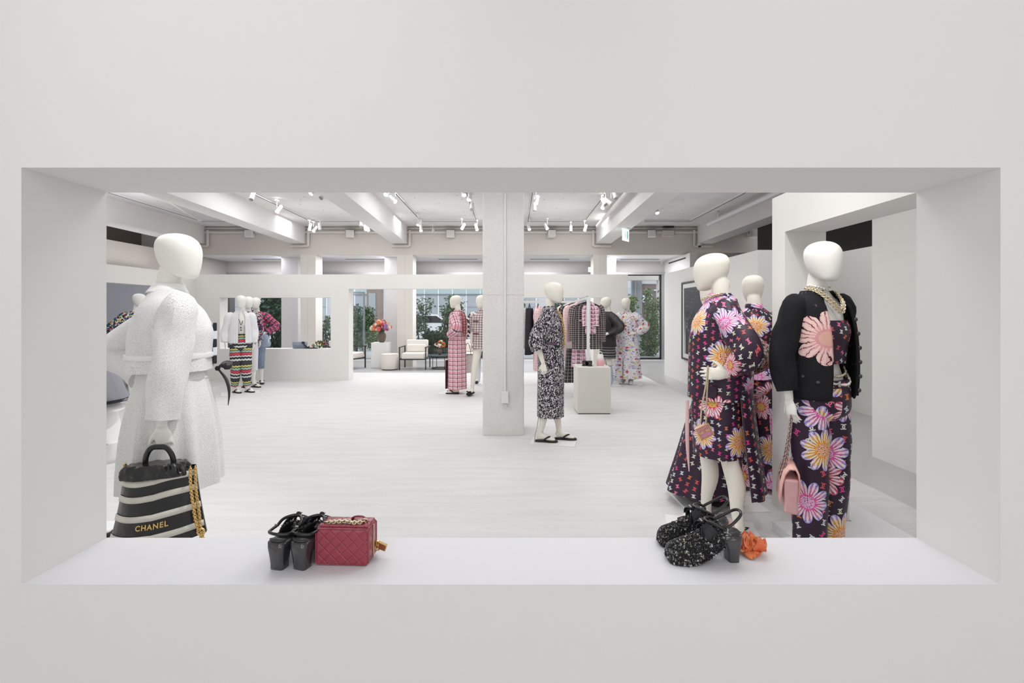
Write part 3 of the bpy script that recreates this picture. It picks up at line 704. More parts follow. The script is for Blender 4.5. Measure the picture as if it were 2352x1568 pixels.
def body(pose, voxel=.008):
    mb = MB(); turn = math.radians(pose.get('turn', 0)); nod = math.radians(pose.get('nod', 0)); til = math.radians(pose.get('tilt', 0))
    if pose.get('torso', True):
        mb.loft([(.80, .135, .085), (.88, .160, .105), (.95, .162, .110), (1.02, .140, .095), (1.10, .115, .080), (1.19, .125, .088), (1.28, .140, .105, 0, -.010), (1.36, .148, .095), (1.43, .150, .075), (1.475, .110, .060, 0, .008), (1.51, .062, .056, 0, .012)], 32, 4)
        for s in (-1, 1):
            mb.ball((s*.062, -.072, 1.275), .052, .045, .052)
    mb.tube([(0, .022, 1.45), (0, .016, 1.52), (0, .012, 1.585), (0, .004, 1.635), (0, -.01, 1.68)], [.068, .057, .052, .044, .03], 20, 3)
    M = Matrix.Translation((0, .012, 1.565)) @ Matrix.Rotation(turn, 4, 'Z') @ Matrix.Rotation(til, 4, 'Y') @ Matrix.Rotation(nod, 4, 'X') @ Matrix.Translation((0, -.046, 0))
    mb.loft(HEAD, 36, 4, M=M)
    for key, s in (('L', 1), ('R', -1)):
        A = pose.get(key)
        if A is None: continue
        sh = Vector(A.get('sh', (s*.163, .005, 1.435))); e, w = Vector(A['e']), Vector(A['w'])
        mb.tube([sh+Vector((-s*.03, 0, .0)), sh, sh*.6+e*.4, e], [.040, .047, .041, .035], 14, 3)
        mb.tube([sh*.1+e*.9, e, e*.6+w*.4, w], [.034, .036, .034, .022], 14, 3)
        hand(mb, w, A['d'], A['n'], A.get('curl', .35), A.get('ts', 1), A.get('thumb', .6), s=A.get('hs', 1.0))
    for key, s in (('l', 1), ('r', -1)):
        A = pose.get(key, {})
        if A is None: continue
        hp = Vector((s*.075, 0, .90)); kn = Vector(A.get('k', (s*.085, -.012, .50))); an = Vector(A.get('a', (s*.08, .035, .10)))
        yaw = math.radians(A.get('yaw', s*8)); t = Vector((math.sin(yaw), -math.cos(yaw), 0))
        cal = kn*.62+an*.38+Vector((0, .018, 0))
        mb.tube([hp, hp*.6+kn*.4, hp*.2+kn*.8, kn, cal, kn*.25+an*.75, an], [.072, .076, .058, .052, .053, .036, .031], 18, 4)
        lift = A.get('heel', 0.0)
        hz = an.z-.07
        heel = an+t*-.028; heel.z = hz; ball_ = an+t*.11; ball_.z = .03+.016; toe = an+t*.175; toe.z = .03+.010
        hl = Vector((heel.x, heel.y, max(.03+.026, hz)))
        mb.tube([an+Vector((0, 0, .02)), an+t*.03-Vector((0, 0, .028)), ball_+Vector((0, 0, .012)), ball_+t*.03], [.031, .034, .033, .022], 12, 3)
        mb.tube([an, hl], [.030, .027], 12)
        mb.tube([hl, (hl+ball_)/2, ball_, toe-t*.015, toe], [.026, .026, .036, .030, .014], 12, 3, flat=.55, up=(0, 0, 1))
    return fuse(mb, voxel)
DOWN = lambda s, **k: dict(dict(e=(s*.215, .03, 1.16), w=(s*.205, -.02, .92), d=(0, -.10, -1), n=(-s, 0, 0), curl=.22, ts=s), **k)
HIP = lambda s, **k: dict(dict(e=(s*.37, .10, 1.19), w=(s*.185, -.105, 1.07), d=(-s*.95, -.28, -.12), n=(0, .9, -.4), curl=.12, ts=-s, thumb=.9), **k)
def sandal(parent, an, yaw, mat=None):
    mat = mat or RUBBER; t = Vector((math.sin(yaw), -math.cos(yaw), 0)); q = Vector((t.y, -t.x, 0)); P = []
    c = Vector((an[0], an[1], 0))
    for (u, w) in ((-.055, .0), (-.045, .022), (-.01, .030), (.06, .031), (.12, .042), (.165, .040), (.195, .022), (.203, 0)): P.append(c+t*u+q*w)
    for (u, w) in ((.195, -.022), (.165, -.040), (.12, -.042), (.06, -.031), (-.01, -.030), (-.045, -.022)): P.append(c+t*u+q*w)
    m = MB(); m.prism([(p.x, p.y) for p in P], .012, .031, 'z'); o = m.build('sandal', mat, parent, bev=.004)
    m = MB(); top = c+t*.145+Vector((0, 0, .068)); base = c+t*.155+Vector((0, 0, .032))
    m.tube([base, top-t*.01], .006, 8)
    for w in (-1, 1): m.tube([top-t*.012, c+t*.10+q*w*.030+Vector((0, 0, .074)), c+t*.055+q*w*.037+Vector((0, 0, .045)), c+t*.045+q*w*.033+Vector((0, 0, .028))], [.009, .0095, .009, .008], 8, 3)
    m.build('strap', mat, o, True)
def ballet_flat(parent, an, yaw, mat=None, toe=None):
    mat = mat or BLACKPLAIN; t = Vector((math.sin(yaw), -math.cos(yaw), 0)); q = Vector((t.y, -t.x, 0)); c = Vector((an[0], an[1], 0))
    m = MB(); m.tube([c-t*.06+Vector((0, 0, .04)), c-t*.03+Vector((0, 0, .042)), c+t*.10+Vector((0, 0, .046)), c+t*.17+Vector((0, 0, .042)), c+t*.215+Vector((0, 0, .034))], [.022, .036, .045, .044, .012], 16, 4, flat=.62, up=(0, 0, 1))
    o = m.build('ballet_flat', mat, parent, True)
    m = MB()
    for w in (-1, 1): m.tube([c+t*.15+Vector((0, 0, .078)), c+t*.155+q*w*.025+Vector((0, 0, .085)), c+t*.15+q*w*.045+Vector((0, 0, .082))], [.005, .012, .009], 8, 2)
    m.ball(c+t*.15+Vector((0, 0, .08)), .009); m.build('bow', BLACKSATIN, o, True)
def mannequin(lb, X, Y, rz, z0=0.006, s=1.0, pose=None, voxel=.008, mat=None, plate=(.34, .30), shoes='sandal'):
    t = thing('mannequin', lb, 'mannequin', (X, Y, z0), math.radians(rz), 'dressed mannequins', s)
    pose = pose or {}
    put('body', body(pose, voxel), mat or SKIN, t)
    if plate:
        m = MB(); m.box(-plate[0]/2, -plate[1]/2-.03, 0, plate[0]/2, plate[1]/2-.03, .011); m.build('base_plate', WHITE, t)
    for key, s_ in (('l', 1), ('r', -1)):
        A = pose.get(key, {})
        if A is None or shoes is None: continue
        an = A.get('a', (s_*.08, .035, .10)); yaw = math.radians(A.get('yaw', s_*8))
        (sandal if shoes == 'sandal' else ballet_flat)(t, an, yaw)
    return t
def folds(amp, k, ph=0.0, z0=None, z1=None, tw=0.0):
    """drapery: k folds round the garment, growing from z0 (none) to z1 (full)"""
    def f(th, z):
        w = 1.0 if z0 is None else min(1, max(0, (z0-z)/(z0-z1)))
        return amp*w*(math.sin(k*th+ph+tw*z)+.45*math.sin((k*1.7//1)*th+1.3+ph*2))
    return f
def crease(amp, sd=0.0):
    return lambda th, l: amp*(math.sin(3*th+l*22+sd)+.7*math.sin(2*th-l*31+sd*2)+.6*math.sin(5*th+l*13))
def sleeve(mb, A, s, r=(.078, .070, .060, .052), end=1.0, cr=.004, n=24, k=5, past=0.0, sd=0.0, top=.0):
    """from the shoulder over the elbow to a point on the forearm (end = 1: the wrist)"""
    sh = Vector(A.get('sh', (s*.163, .005, 1.435)))+Vector((0, 0, -.026)); e, w = Vector(A['e']), Vector(A['w']); c = e+(w-e)*end
    p0 = sh+Vector((-s*.045, 0, .022+top)); 
    mb.tube([p0, sh+Vector((s*.012, 0, .006+top)), sh*.62+e*.38, e*.84+sh*.16, e*.80+c*.20, e*.4+c*.6, c], [r[0]*.60, r[0]*.86, r[0]*.5+r[1]*.5, r[1], r[1], r[2], r[3]], n, k, ripple=crease(cr, sd), vflip=True)
TOPRINGS = lambda hem, w=.185, d=.140, w2=.178, d2=.122, neck=.066: [(hem, w, d), (hem*.6+1.28*.4, w*.5+w2*.5, d*.5+d2*.5), (1.28, w2, d2, 0, -.008), (1.38, w2*.985, d2*.88), (1.435, w2*.92, d2*.74), (1.475, w2*.66, d2*.62, 0, .008), (1.505, neck*1.12, neck*1.05, 0, .014)]
def collar(name, mat, parent, z=1.50, r=.068, h=.035, fl=.014, M=None):
    m = MB(); m.loft([(z-.004, r+fl, r+fl, 0, .014), (z+h*.55, r+.006, r+.006, 0, .012), (z+h, r-.004, r-.002, 0, .012), (z+h*.5, r-.010, r-.008, 0, .012), (z, r-.008, r-.006, 0, .012)], 28, 3, cap=False)
    return m.build(name, mat, parent, True)
def beads(path, r, mat, name, parent, step=1.9, k=6, alt=None):
    P = catmull(path, k); L = np.concatenate([[0], np.cumsum(np.linalg.norm(np.diff(P, axis=0), axis=1))])
    m = MB(); n = max(2, int(L[-1]/(r*step)))
    for i in range(n):
        t = L[-1]*i/(n-1); q = [float(np.interp(t, L, P[:, a])) for a in range(3)]
        m.ball(q, r*(1.0 if i % 3 else 1.25), n=7, m=5)
    return m.build(name, mat, parent, True)
def chain(path, r, wire, mat, name, parent, k=6, flatten=.62):
    P = catmull(path, k); L = np.concatenate([[0], np.cumsum(np.linalg.norm(np.diff(P, axis=0), axis=1))])
    m = MB(); st = r*1.25; n = max(2, int(L[-1]/st))
    for i in range(n):
        t = L[-1]*(i+.5)/n; q = Vector([float(np.interp(t, L, P[:, a])) for a in range(3)])
        t2 = min(L[-1], t+.002); q2 = Vector([float(np.interp(t2, L, P[:, a])) for a in range(3)])
        d = (q2-q).normalized() if (q2-q).length > 1e-6 else Vector((0, 0, 1))
        a = d.cross(Vector((.3, 1, .2))).normalized(); b = d.cross(a)
        ax = (a+b).normalized() if i % 2 else (a-b).normalized()
        m.torus(q, r*.8, wire, ax, 9, 4, 1.35, up=d)
    return m.build(name, mat, parent, True)
def legs_tube(mb, pose, r0=.098, r1=.085, r2=.085, hem=.10, top=.93, n=28, rip=None, spread=0.0, k=5, back=0.0):
    for key, s in (('l', 1), ('r', -1)):
        A = pose.get(key, {}); kn = Vector(A.get('k', (s*.085, -.012, .50))); an = Vector(A.get('a', (s*.08, .035, .10)))
        q = an+(kn-an)*((hem-an.z)/(kn.z-an.z)) if hem < kn.z else kn
        q = Vector((q.x+s*spread, q.y+back, hem)); hp = Vector((s*.078, 0, .95))
        mb.tube([hp, hp*.7+kn*.3+Vector((s*.004, 0, 0)), kn+Vector((s*spread*.4, 0, 0)), q*.6+kn*.4, q], [r0*.9, r0, r1, (r1+r2)/2, r2], n, k, ripple=rip, vflip=True, u0=s*.4)
# ================================================================ near west: white lace jacket
def X_(px, Y): return wx(px, Y)
# --- 1 white lace
ps = dict(turn=-34, R=DOWN(-1, sh=(-.163, -.045, 1.435), e=(-.225, -.01, 1.12), w=(-.235, .02, .845), d=(.10, -.15, -1), curl=.30), L=dict(e=(.35, .31, 1.18), w=(.17, .12, 1.02), d=(-.75, -.15, -.30), n=(-.3, -.9, 0), curl=.2, ts=1))
t = mannequin('white mannequin in white lace jacket and gathered lace skirt holding a striped backpack', X_(396, 2.5), 2.5, 120, .06, 1.0, ps, .005, SKINW)
m = MB(); m.loft([(1.09, .185, .192, 0, .012), (1.16, .180, .185, 0, .008), (1.24, .182, .188, 0, .004), (1.30, .186, .184, 0, 0), (1.39, .180, .152, 0, .004), (1.44, .162, .118, 0, .010), (1.48, .116, .092, 0, .014), (1.515, .074, .076, 0, .016)], 56, 5, ripple=folds(.006, 7, .4, 1.35, 1.1))
sleeve(m, ps['R'], -1, (.090, .080, .074, .070), .86, .003); sleeve(m, ps['L'], 1, (.09, .082, .076, .074), .85, .003)
m.build('jacket', LACE, t, True)
m = MB(); m.loft([(1.155, .186, .191, 0, .008), (1.165, .189, .194, 0, .008), (1.18, .187, .192, 0, .008)], 48, 1); m.build('jacket_band', plain('white_ribbon', (.88, .88, .88), .6), t, True)
m = MB(); m.loft([(1.492, .088, .092, 0, .020), (1.515, .074, .077, 0, .018), (1.540, .062, .064, 0, .015), (1.525, .057, .059, 0, .012)], 32, 3, cap=False); m.build('collar', plain('white_poplin', (.90, .90, .90), .7), t, True, thick=.004)
m = MB(); m.loft([(.50, .235, .225), (.60, .230, .222), (.80, .215, .205), (.95, .190, .180), (1.06, .152, .150), (1.11, .138, .135)], 72, 6, ripple=folds(.012, 11, .8, 1.08, .75)); m.build('skirt', LACE_SKIRT, t, True)
m = MB(); m.loft([(1.045, .160, .158), (1.09, .150, .148)], 40, 2); m.build('waistband', LACE_SKIRT, t, True)
m = MB(); m.loft([(1.05, .163, .161), (1.092, .153, .151)], 12, 2, t0=4.30, t1=4.78, cap=False); m.build('black_belt', BLACKSATIN, t, True, thick=.003)
bw = MB(); c = Vector((.02, -.20, 1.085))
for s in (-1, 1): bw.tube([c, c+Vector((s*.03, -.03, .022)), c+Vector((s*.075, -.045, .02)), c+Vector((s*.085, -.045, .0))], [.008, .020, .028, .012], 10, 3, flat=.5)
for s in (-1, 1): bw.tube([c, c+Vector((s*.02, -.04, -.06)), c+Vector((s*.035, -.055, -.13)), c+Vector((s*.045, -.05, -.20))], [.008, .014, .011, .003], 8, 3, flat=.35)
bw.ball(c, .014); bw.build('bow', BLACKSATIN, t, True)
for k in range(5):
    z = 1.115+.044*k; m = MB(); m.box(-.025, -.197, z, .04, -.180, z+.044); m.build('ribbon_band', (BLACKSATIN, SILL)[k % 2], t, bev=.003)
chain([(-.12, -.085, 1.02), (-.06, -.125, 1.005), (.03, -.142, 1.0), (.10, -.105, 1.01)], .009, .0022, GOLD, 'chain_belt', t)
m = MB(); m.torus((-.10, -.108, 1.005), .016, .005, (.6, 1, 0)); m.build('belt_clasp', GOLD, t, True)

# --- 2 grey jacket and white shorts, cut by the opening
ps = dict(turn=20)
t = mannequin('mannequin in a grey jacket and white shorts half hidden behind the lace sleeve', X_(168, 2.85), 2.85, 95, .06, 1.0, ps, .009, SKINW)
m = MB(); m.loft([(.86, .25, .27), (1.0, .22, .215), (1.2, .165, .13), (1.38, .16, .10), (1.44, .14, .085), (1.48, .11, .075), (1.51, .07, .065)], 48, 4, ripple=folds(.006, 6))
m.build('jacket', plain('grey_satin', (.22, .22, .25), .5), t, True)
m = MB(); m.loft([(.855, .253, .273), (.872, .252, .272)], 48, 1); m.build('hem_band', BLACKSATIN, t, True)
m = MB(); legs_tube(m, ps, .15, .19, .20, .60, k=4, rip=crease(.004)); m.loft([(.80, .22, .25), (.95, .165, .125), (1.05, .13, .10)], 40, 3); m.build('shorts', plain('white_crepe', (.85, .85, .85), .8), t, True)

# --- 3 multicolour tweed, far west
TW3 = tweed('multicolour_tweed', [(.02, .02, .05), (.70, .68, .60), (.03, .04, .16), (.55, .06, .10), (.02, .02, .04), (.10, .35, .22), (.75, .70, .30), (.05, .10, .30)], .019, .013, seed=4)
Y = 7.85; ps = dict(L=HIP(1), R=HIP(-1), turn=15)
t = mannequin('white mannequin in multicolour tweed jacket before the grey fabric wall', X_(316, Y), Y, 60, .006, .975, ps, .011, SKINW, (.50, .40))
m = MB(); m.loft(TOPRINGS(1.02, .195, .155), 40, 4, ripple=folds(.006, 6)); sleeve(m, ps['L'], 1, (.085, .08, .07, .065)); sleeve(m, ps['R'], -1, (.085, .08, .07, .065)); m.build('jacket', TW3, t, True)
m = MB(); m.loft([(.93, .175, .135), (1.04, .15, .115)], 32, 2); legs_tube(m, ps, .105, .1, .1, .80, k=3); m.build('shorts', plain('beige_shorts', (.62, .53, .40), .85), t, True)
# --- 4 dark navy tweed sleeve
Y = 7.3; ps = dict(L=DOWN(1), R=DOWN(-1))
t = mannequin('mannequin in dark navy knit almost hidden by the edge of the opening', X_(192, Y), Y, 40, .006, .975, ps, .011, SKINW)
m = MB(); m.loft(TOPRINGS(.50, .22, .17), 40, 4, ripple=folds(.008, 6)); sleeve(m, ps['L'], 1, (.085, .08, .07, .065)); sleeve(m, ps['R'], -1); m.build('coat', tweed('navy_tweed', [(.02, .02, .05), (.05, .06, .12), (.03, .03, .05), (.12, .13, .2)], .012, .012), t, True)

# ================================================================ trio by the back display opening
# --- 5 white blouse, striped trousers
Y = 8.58; ps = dict(R=DOWN(-1, e=(-.24, .03, 1.16), w=(-.25, -.02, .94)), L=DOWN(1, e=(.22, .03, 1.15)), turn=5, l=dict(k=(.085, -.05, .50), a=(.10, .02, .10), yaw=35), r=dict(k=(-.075, -.04, .50), a=(-.10, .06, .10), yaw=30))
t = mannequin('mannequin in white pleated blouse and multicolour scalloped stripe trousers', X_(553, Y), Y, 30, .006, .972, ps, .009, SKINW, (.62, .42))
m = MB(); m.loft([(.93, .20, .155), (1.05, .195, .15), (1.28, .185, .135), (1.40, .182, .115), (1.44, .165, .095), (1.48, .115, .078, 0, .008), (1.525, .062, .062, 0, .012)], 96, 5, t0=.38, t1=2*PI-.22, ripple=lambda th, z: .006*math.sin(30*th), cap=False)
sleeve(m, ps['R'], -1, (.085, .075, .078, .062), .95, .003); sleeve(m, ps['L'], 1, (.085, .075, .078, .062), .95, .003)
m.build('blouse', plain('white_pleated_silk', (.84, .84, .86), .6), t, True)
m = MB(); m.loft([(1.10, .128, .09), (1.2, .135, .098), (1.3, .15, .115, 0, -.01), (1.42, .14, .085)], 32, 3); m.build('camisole', plain('white_silk', (.87, .86, .84), .6), t, True)
m = MB(); legs_tube(m, ps, .10, .092, .062, .14, k=5, rip=crease(.003)); m.loft([(.77, 0.098, 0.077), (.84, .158, .125), (.95, .160, .128), (1.04, .135, .102), (1.09, .122, .092)], 48, 4)
m.build('trousers', scallop('scalloped_stripe_knit'), t, True)
beads([(-.03, -.14, 1.36), (0, -.15, 1.26), (.03, -.145, 1.33)], .006, BLACK, 'necklace', t); 
m = MB(); m.ball((.0, -.15, 1.21), .013); m.ball((.004, -.148, 1.165), .013); m.build('brooch', BLACK, t, True)
# --- 6 hidden behind
Y = 9.15; ps = dict(turn=5, l=dict(a=(.09, .02, .10), yaw=40), r=dict(a=(-.08, .05, .10), yaw=30), L=DOWN(1), R=DOWN(-1))
t = mannequin('mannequin in dark navy tweed hidden behind the striped trousers one', X_(570, Y), Y, 28, .006, .972, ps, .010, SKINW, (.5, .4))
m = MB(); m.loft(TOPRINGS(.86, .17, .13), 40, 4); sleeve(m, ps['L'], 1, (.07, .06, .05, .05)); sleeve(m, ps['R'], -1, (.07, .06, .05, .05)); m.build('jacket', tweed('blue_red_tweed', [(.02, .03, .08), (.5, .5, .5), (.05, .06, .15), (.3, .03, .06)], .02, .02), t, True)
m = MB(); legs_tube(m, ps, .095, .085, .08, .35, k=4); m.loft([(.77, 0.093, 0.074), (.84, .15, .12), (1.0, .14, .11)], 32, 2); m.build('trousers', plain('white_denim', (.80, .80, .82), .8), t, True)
# --- 7 red plaid jacket and jeans
RED = plaid('red_navy_plaid', (.58, .05, .09), [(.075, .030, 0, 'v', (.02, .025, .09), .9), (.075, .010, .04, 'b', (.66, .30, .36), .8), (.06, .016, .02, 'u', (.05, .04, .14), .85)])
Y = 9.72; ps = dict(L=HIP(1, e=(.40, .03, 1.2), w=(.20, -.09, 1.06)), R=DOWN(-1), turn=-5, l=dict(a=(.09, .02, .10), yaw=20), r=dict(a=(-.10, .03, .10), yaw=50))
t = mannequin('mannequin in red and navy plaid jacket and jeans beside the display opening', X_(589, Y), Y, 14, .006, .972, ps, .010, SKINW, None)
m = MB(); m.loft(TOPRINGS(.97, .185, .135, neck=.08), 48, 4, ripple=folds(.004, 5)); sleeve(m, ps['L'], 1, (.085, .075, .068, .06), .92); sleeve(m, ps['R'], -1, (.08, .07, .06, .055)); m.build('jacket', RED, t, True)
m = MB(); m.prism([(-.012, 1.50), (.062, 1.50), (.045, 1.28), (-.015, 1.10), (-.05, 1.28), (-.062, 1.50)], -.128, -.118); m.build('shirt_front', plain('white_cotton', (.86, .86, .86), .8), t)
DENIM = plain('pale_denim', (.30, .38, .50), .85, .25, 7)
m = MB(); legs_tube(m, ps, .095, .074, .066, .32, k=4, rip=crease(.002)); m.loft([(.77, 0.099, 0.074), (.84, .16, .12), (.98, .155, .12), (1.03, .14, .11)], 40, 3); m.build('jeans', DENIM, t, True)
# bag in that hand
b = thing('handbag', 'pale blue slouchy bag hanging from the hand of the red plaid jacket', 'bag', (X_(606, Y-.2), Y-.2, wz(785, Y-.2)), .3)
m = MB(); m.loft([(-.10, .10, .05), (-.06, .12, .06), (.05, .105, .05), (.13, .07, .03), (.15, .05, .02)], 28, 4, pw=.75, ripple=folds(.004, 5)); m.build('body', plain('blue_suede', (.36, .42, .55), .7, .1, 9), b, True)
chain([(-.05, 0, .14), (-.06, 0, .24), (-.09, .05, .42), (-.085, .1, .52)], .010, .0025, PALEGOLD, 'chain_strap', b); m = MB(); m.tube([(.05, 0, .13), (.09, -.02, .06), (.09, -.05, -.02)], .006, 6, 3); m.build('tie', WHITE, b, True)

# ================================================================ left of the pillar
PINKP = plaid('pink_black_plaid', (.76, .36, .44), [(.075, .028, .02, 'b', (.87, .66, .68), .8), (.075, .010, .0, 'b', (.06, .03, .05), .92), (.15, .008, .05, 'v', (.78, .20, .20), .6)])
Y = 8.5; ps = dict(L=HIP(1, e=(.34, .16, 1.2), w=(.20, -.08, 1.07)), R=DOWN(-1, w=(-.21, .0, .92)), turn=-10, l=dict(a=(.07, .02, .10), yaw=12), r=dict(a=(-.09, -.06, .10), yaw=-12))
t = mannequin('mannequin in long pink and black plaid dress holding a pale tote', X_(1050, Y), Y, -108, .006, .972, ps, .009, SKIN, (.30, .62))
m = MB(); m.loft([(.10, .185, .175), (.3, .182, .170), (.6, .178, .165), (.9, .176, .160), (1.06, .158, .142), (1.2, .175, .150), (1.36, .18, .14), (1.43, .165, .105), (1.48, .115, .085, 0, .008), (1.53, .066, .066, 0, .012)], 64, 5, ripple=folds(.008, 6, 1.0, 1.0, .4))
sleeve(m, ps['L'], 1, (.09, .085, .078, .065), .82, .005); sleeve(m, ps['R'], -1, (.09, .085, .075, .06), .9)
m.build('dress', PINKP, t, True); collar('collar', PINKP, t)
m = MB(); m.tube([(.03, .10, 1.50), (.04, .16, 1.42), (.05, .175, 1.2), (.05, .17, 1.05)], [.02, .05, .05, .03], 14, 3, flat=.4); m.build('scarf', plaid('red_plaid_scarf', (.60, .20, .20), [(.05, .012, 0, 'b', (.1, .03, .05), .9)]), t, True)
m = MB(); m.box(-.02, -.182, .10, .12, -.168, .62); m.build('front_panel', plaid('rust_plaid', (.52, .16, .13), [(.05, .012, 0, 'b', (.08, .03, .04), .9)]), t, bev=.004)
b = thing('tote_bag', 'pale paper tote with dark edges held by the pink plaid mannequin', 'bag', (X_(1074, Y+.2), Y+.22, wz(856, Y+.2)), .3)
m = MB(); m.prism([(-.12, 0), (.12, 0), (.085, .33), (-.085, .33)], -.055, .055); m.build('body', leather('pale_tote_leather', (.88, .84, .80), .7, .05), b, bev=.006)
m = MB(); m.tube([(.125, -.056, 0), (.09, -.057, .335)], .006, 6); m.tube([(.09, -.057, .335), (-.09, -.057, .335)], .006, 6); m.build('dark_edge', BLACK, b)
m = MB(); m.tube([(-.05, -.02, .31), (-.05, -.01, .40), (-.02, 0, .52), (.02, 0, .52), (.05, -.01, .40), (.05, -.02, .31)], .006, 8, 4); m.build('handle', plain('taupe_leather', (.25, .20, .18), .5), b, True)
# --- off-white tweed dress
CRM = plaid('cream_dark_check_tweed', (.78, .73, .69), [(.042, .013, 0, 'b', (.12, .03, .06), .8), (.042, .006, .02, 'b', (.55, .40, .40), .6)])
Y = 8.35; ps = dict(L=DOWN(1), R=DOWN(-1, e=(-.20, .05, 1.17)), turn=-25, l=dict(k=(.075, 0, .50)), r=dict(k=(-.15, -.03, .50), a=(-.195, .0, .10), yaw=-10))
t = mannequin('mannequin in short cream tweed dress cut by the west side of the pillar', X_(1109, Y), Y, -8, .006, .972, ps, .009, SKIN, None, 'flat')
m = MB(); m.loft([(.845, .185, .15), (1.0, .18, .145), (1.28, .178, .13), (1.40, .178, .112), (1.44, .16, .095), (1.48, .11, .08, 0, .008), (1.535, .064, .064, 0, .012)], 48, 5, ripple=folds(.004, 5)); sleeve(m, ps['R'], -1, (.075, .065, .06, .055), .1); sleeve(m, ps['L'], 1, (.075, .065, .06, .055), .1)
m.build('dress', CRM, t, True)
DKB = plain('dark_braid', (.13, .03, .07), .8)
for z in (1.32, 1.10):
    m = MB(); m.box(-.15, -.15, z, -.05, -.138, z+.022); m.build('pocket_braid', DKB, t, bev=.004)
collar('collar', CRM, t)
# --- black and white stripe knit behind
STR = plaid('black_white_stripe_knit', (.82, .81, .79), [(.105, .066, .02, 'v', (.03, .03, .035), 1)])
Y = 9.7; ps = dict(L=DOWN(1), R=DOWN(-1, e=(-.30, .03, 1.18), w=(-.36, 0, 1.02)), turn=-10)
t = mannequin('mannequin in black and white striped knit behind the cream tweed dress', X_(1106, Y), Y, -5, .006, .972, ps, .010, SKIN, (.4, .4), None)
m = MB(); m.loft(TOPRINGS(.98, .2, .16), 40, 4); sleeve(m, ps['R'], -1, (.10, .10, .10, .09), 1.1); sleeve(m, ps['L'], 1, (.1, .1, .1, .09)); m.build('jumper', STR, t, True)
m = MB(); m.loft([(.55, .17, .15), (.8, .17, .14), (1.0, .15, .12)], 40, 3, ripple=folds(.005, 7)); m.build('skirt', plain('dark_taupe_skirt', (.09, .08, .07), .8), t, True)
for s in (-1, 1):
    m = MB(); m.tube([(s*.08, .03, .50), (s*.08, .035, .25), (s*.08, .03, .10), (s*.082, .0, .05)], [.062, .058, .05, .045], 16, 3); bt = m.build('boot', plain('white_boot_leather', (.80, .82, .87), .4), t, True)
    m = MB(); m.ball((s*.09, -.10, .045), .042, .06, .032); m.build('toe_cap', BLACKLEATHER, bt, True)

# ================================================================ black tweed coat by the pillar
TWB = tweed('black_white_tweed', [(.012, .012, .016), (.015, .015, .02), (.72, .70, .70), (.012, .012, .02), (.06, .055, .08), (.80, .78, .78), (.015, .012, .02), (.34, .24, .32)], .0065, .0085, seed=9)
Y = 5.36; ps = dict(R=DOWN(-1, e=(-.215, .14, 1.16), w=(-.20, .06, .90), d=(.05, -.10, -1), curl=.35), L=DOWN(1), turn=-22, r=dict(k=(-.07, 0, .5), a=(-.07, .12, .105), yaw=4), l=dict(k=(.07, -.04, .5), a=(.075, -.08, .10), yaw=2))
t = mannequin('mannequin in long black and white tweed coat beside the rough pillar', X_(1266, Y), Y, 78, .006, .99, ps, .0065, SKIN, (.36, .50))
m = MB(); m.loft([(.285, .155, .150, 0, .01), (.5, .158, .150, 0, .01), (.8, .165, .150, 0, .005), (1.05, .168, .148, 0, .01), (1.2, .172, .148, 0, .008), (1.30, .178, .142), (1.40, .176, .122, 0, .008), (1.44, .158, .105, 0, .016), (1.48, .112, .09, 0, .022), (1.525, .07, .07, 0, .018)], 56, 6, ripple=folds(.004, 5, .3))
sleeve(m, ps['R'], -1, (.092, .092, .088, .080), .42, .003, sd=1.0); sleeve(m, ps['L'], 1, (.09, .1, .09, .08), .4)
m.build('coat', TWB, t, True); collar('collar', TWB, t, r=.07, h=.03)
m = MB(); m.obox((-.167, -.03, 1.115), (.004, .001, 0), (.006, -.055, 0), (0, 0, .013)); m.build('pocket_braid', plain('pink_black_braid', (.20, .12, .17), .7, .4, 120), t, bev=.003)
m = MB(); m.obox((-.145, -.085, 1.09), (.004, .003, 0), (.018, -.026, 0), (0, 0, .010)); m.build('pocket_slit', BLACK, t)
chain([(-.03, -.075, 1.49), (-.055, -.13, 1.38), (-.075, -.155, 1.22), (-.075, -.152, 1.08)], .012, .004, GOLD, 'chain_trim', t)
m = MB(); m.tube([(.10, .14, .012), (.10, .145, .30)], .005, 6); m.tube([(-.12, .17, .012), (-.12, .165, .10), (-.11, .14, .19), (-.10, .13, .29)], .005, 6); m.build('support_rod', STEEL, t)

# ================================================================ east of the rack
SHEER = None
g = G('sheer_black_organza'); u, v = g.uv(); n = g.noise(g.comb(u, v), 9, 2); SHEER = g.done((.025, .025, .028), .55, alpha=g.m('ADD', g.m('MULTIPLY', n, .3), .62))
Y = 9.45; ps = dict(L=HIP(1, e=(.36, .13, 1.19), w=(.19, -.09, 1.06)), R=DOWN(-1), turn=-10, l=dict(a=(.07, .03, .10)), r=dict(a=(-.09, -.04, .10)))
t = mannequin('mannequin in sheer black jacket, banded skirt and pale blue boots', X_(1396, Y), Y, -75, .006, .972, ps, .010, SKIN, (.4, .5), None)
m = MB(); m.loft(TOPRINGS(.80, .205, .165, .185, .135), 48, 4, ripple=folds(.006, 5)); sleeve(m, ps['R'], -1, (.09, .085, .08, .07)); m.build('jacket', plain('black_organza', (.022, .022, .025), .5), t, True)
m = MB(); sleeve(m, ps['L'], 1, (.09, .085, .075, .06), .9); m.build('sheer_sleeve', SHEER, t, True)
m = MB(); m.loft([(.56, .185, .16), (.75, .178, .15), (.95, .165, .135)], 48, 4, ripple=folds(.004, 7)); m.build('skirt', plaid('black_banded_skirt', (.02, .02, .022), [(.052, .009, 0, 'v', (.50, .49, .48), 1), (.104, .004, .03, 'v', (.25, .25, .25), .6)]), t, True)
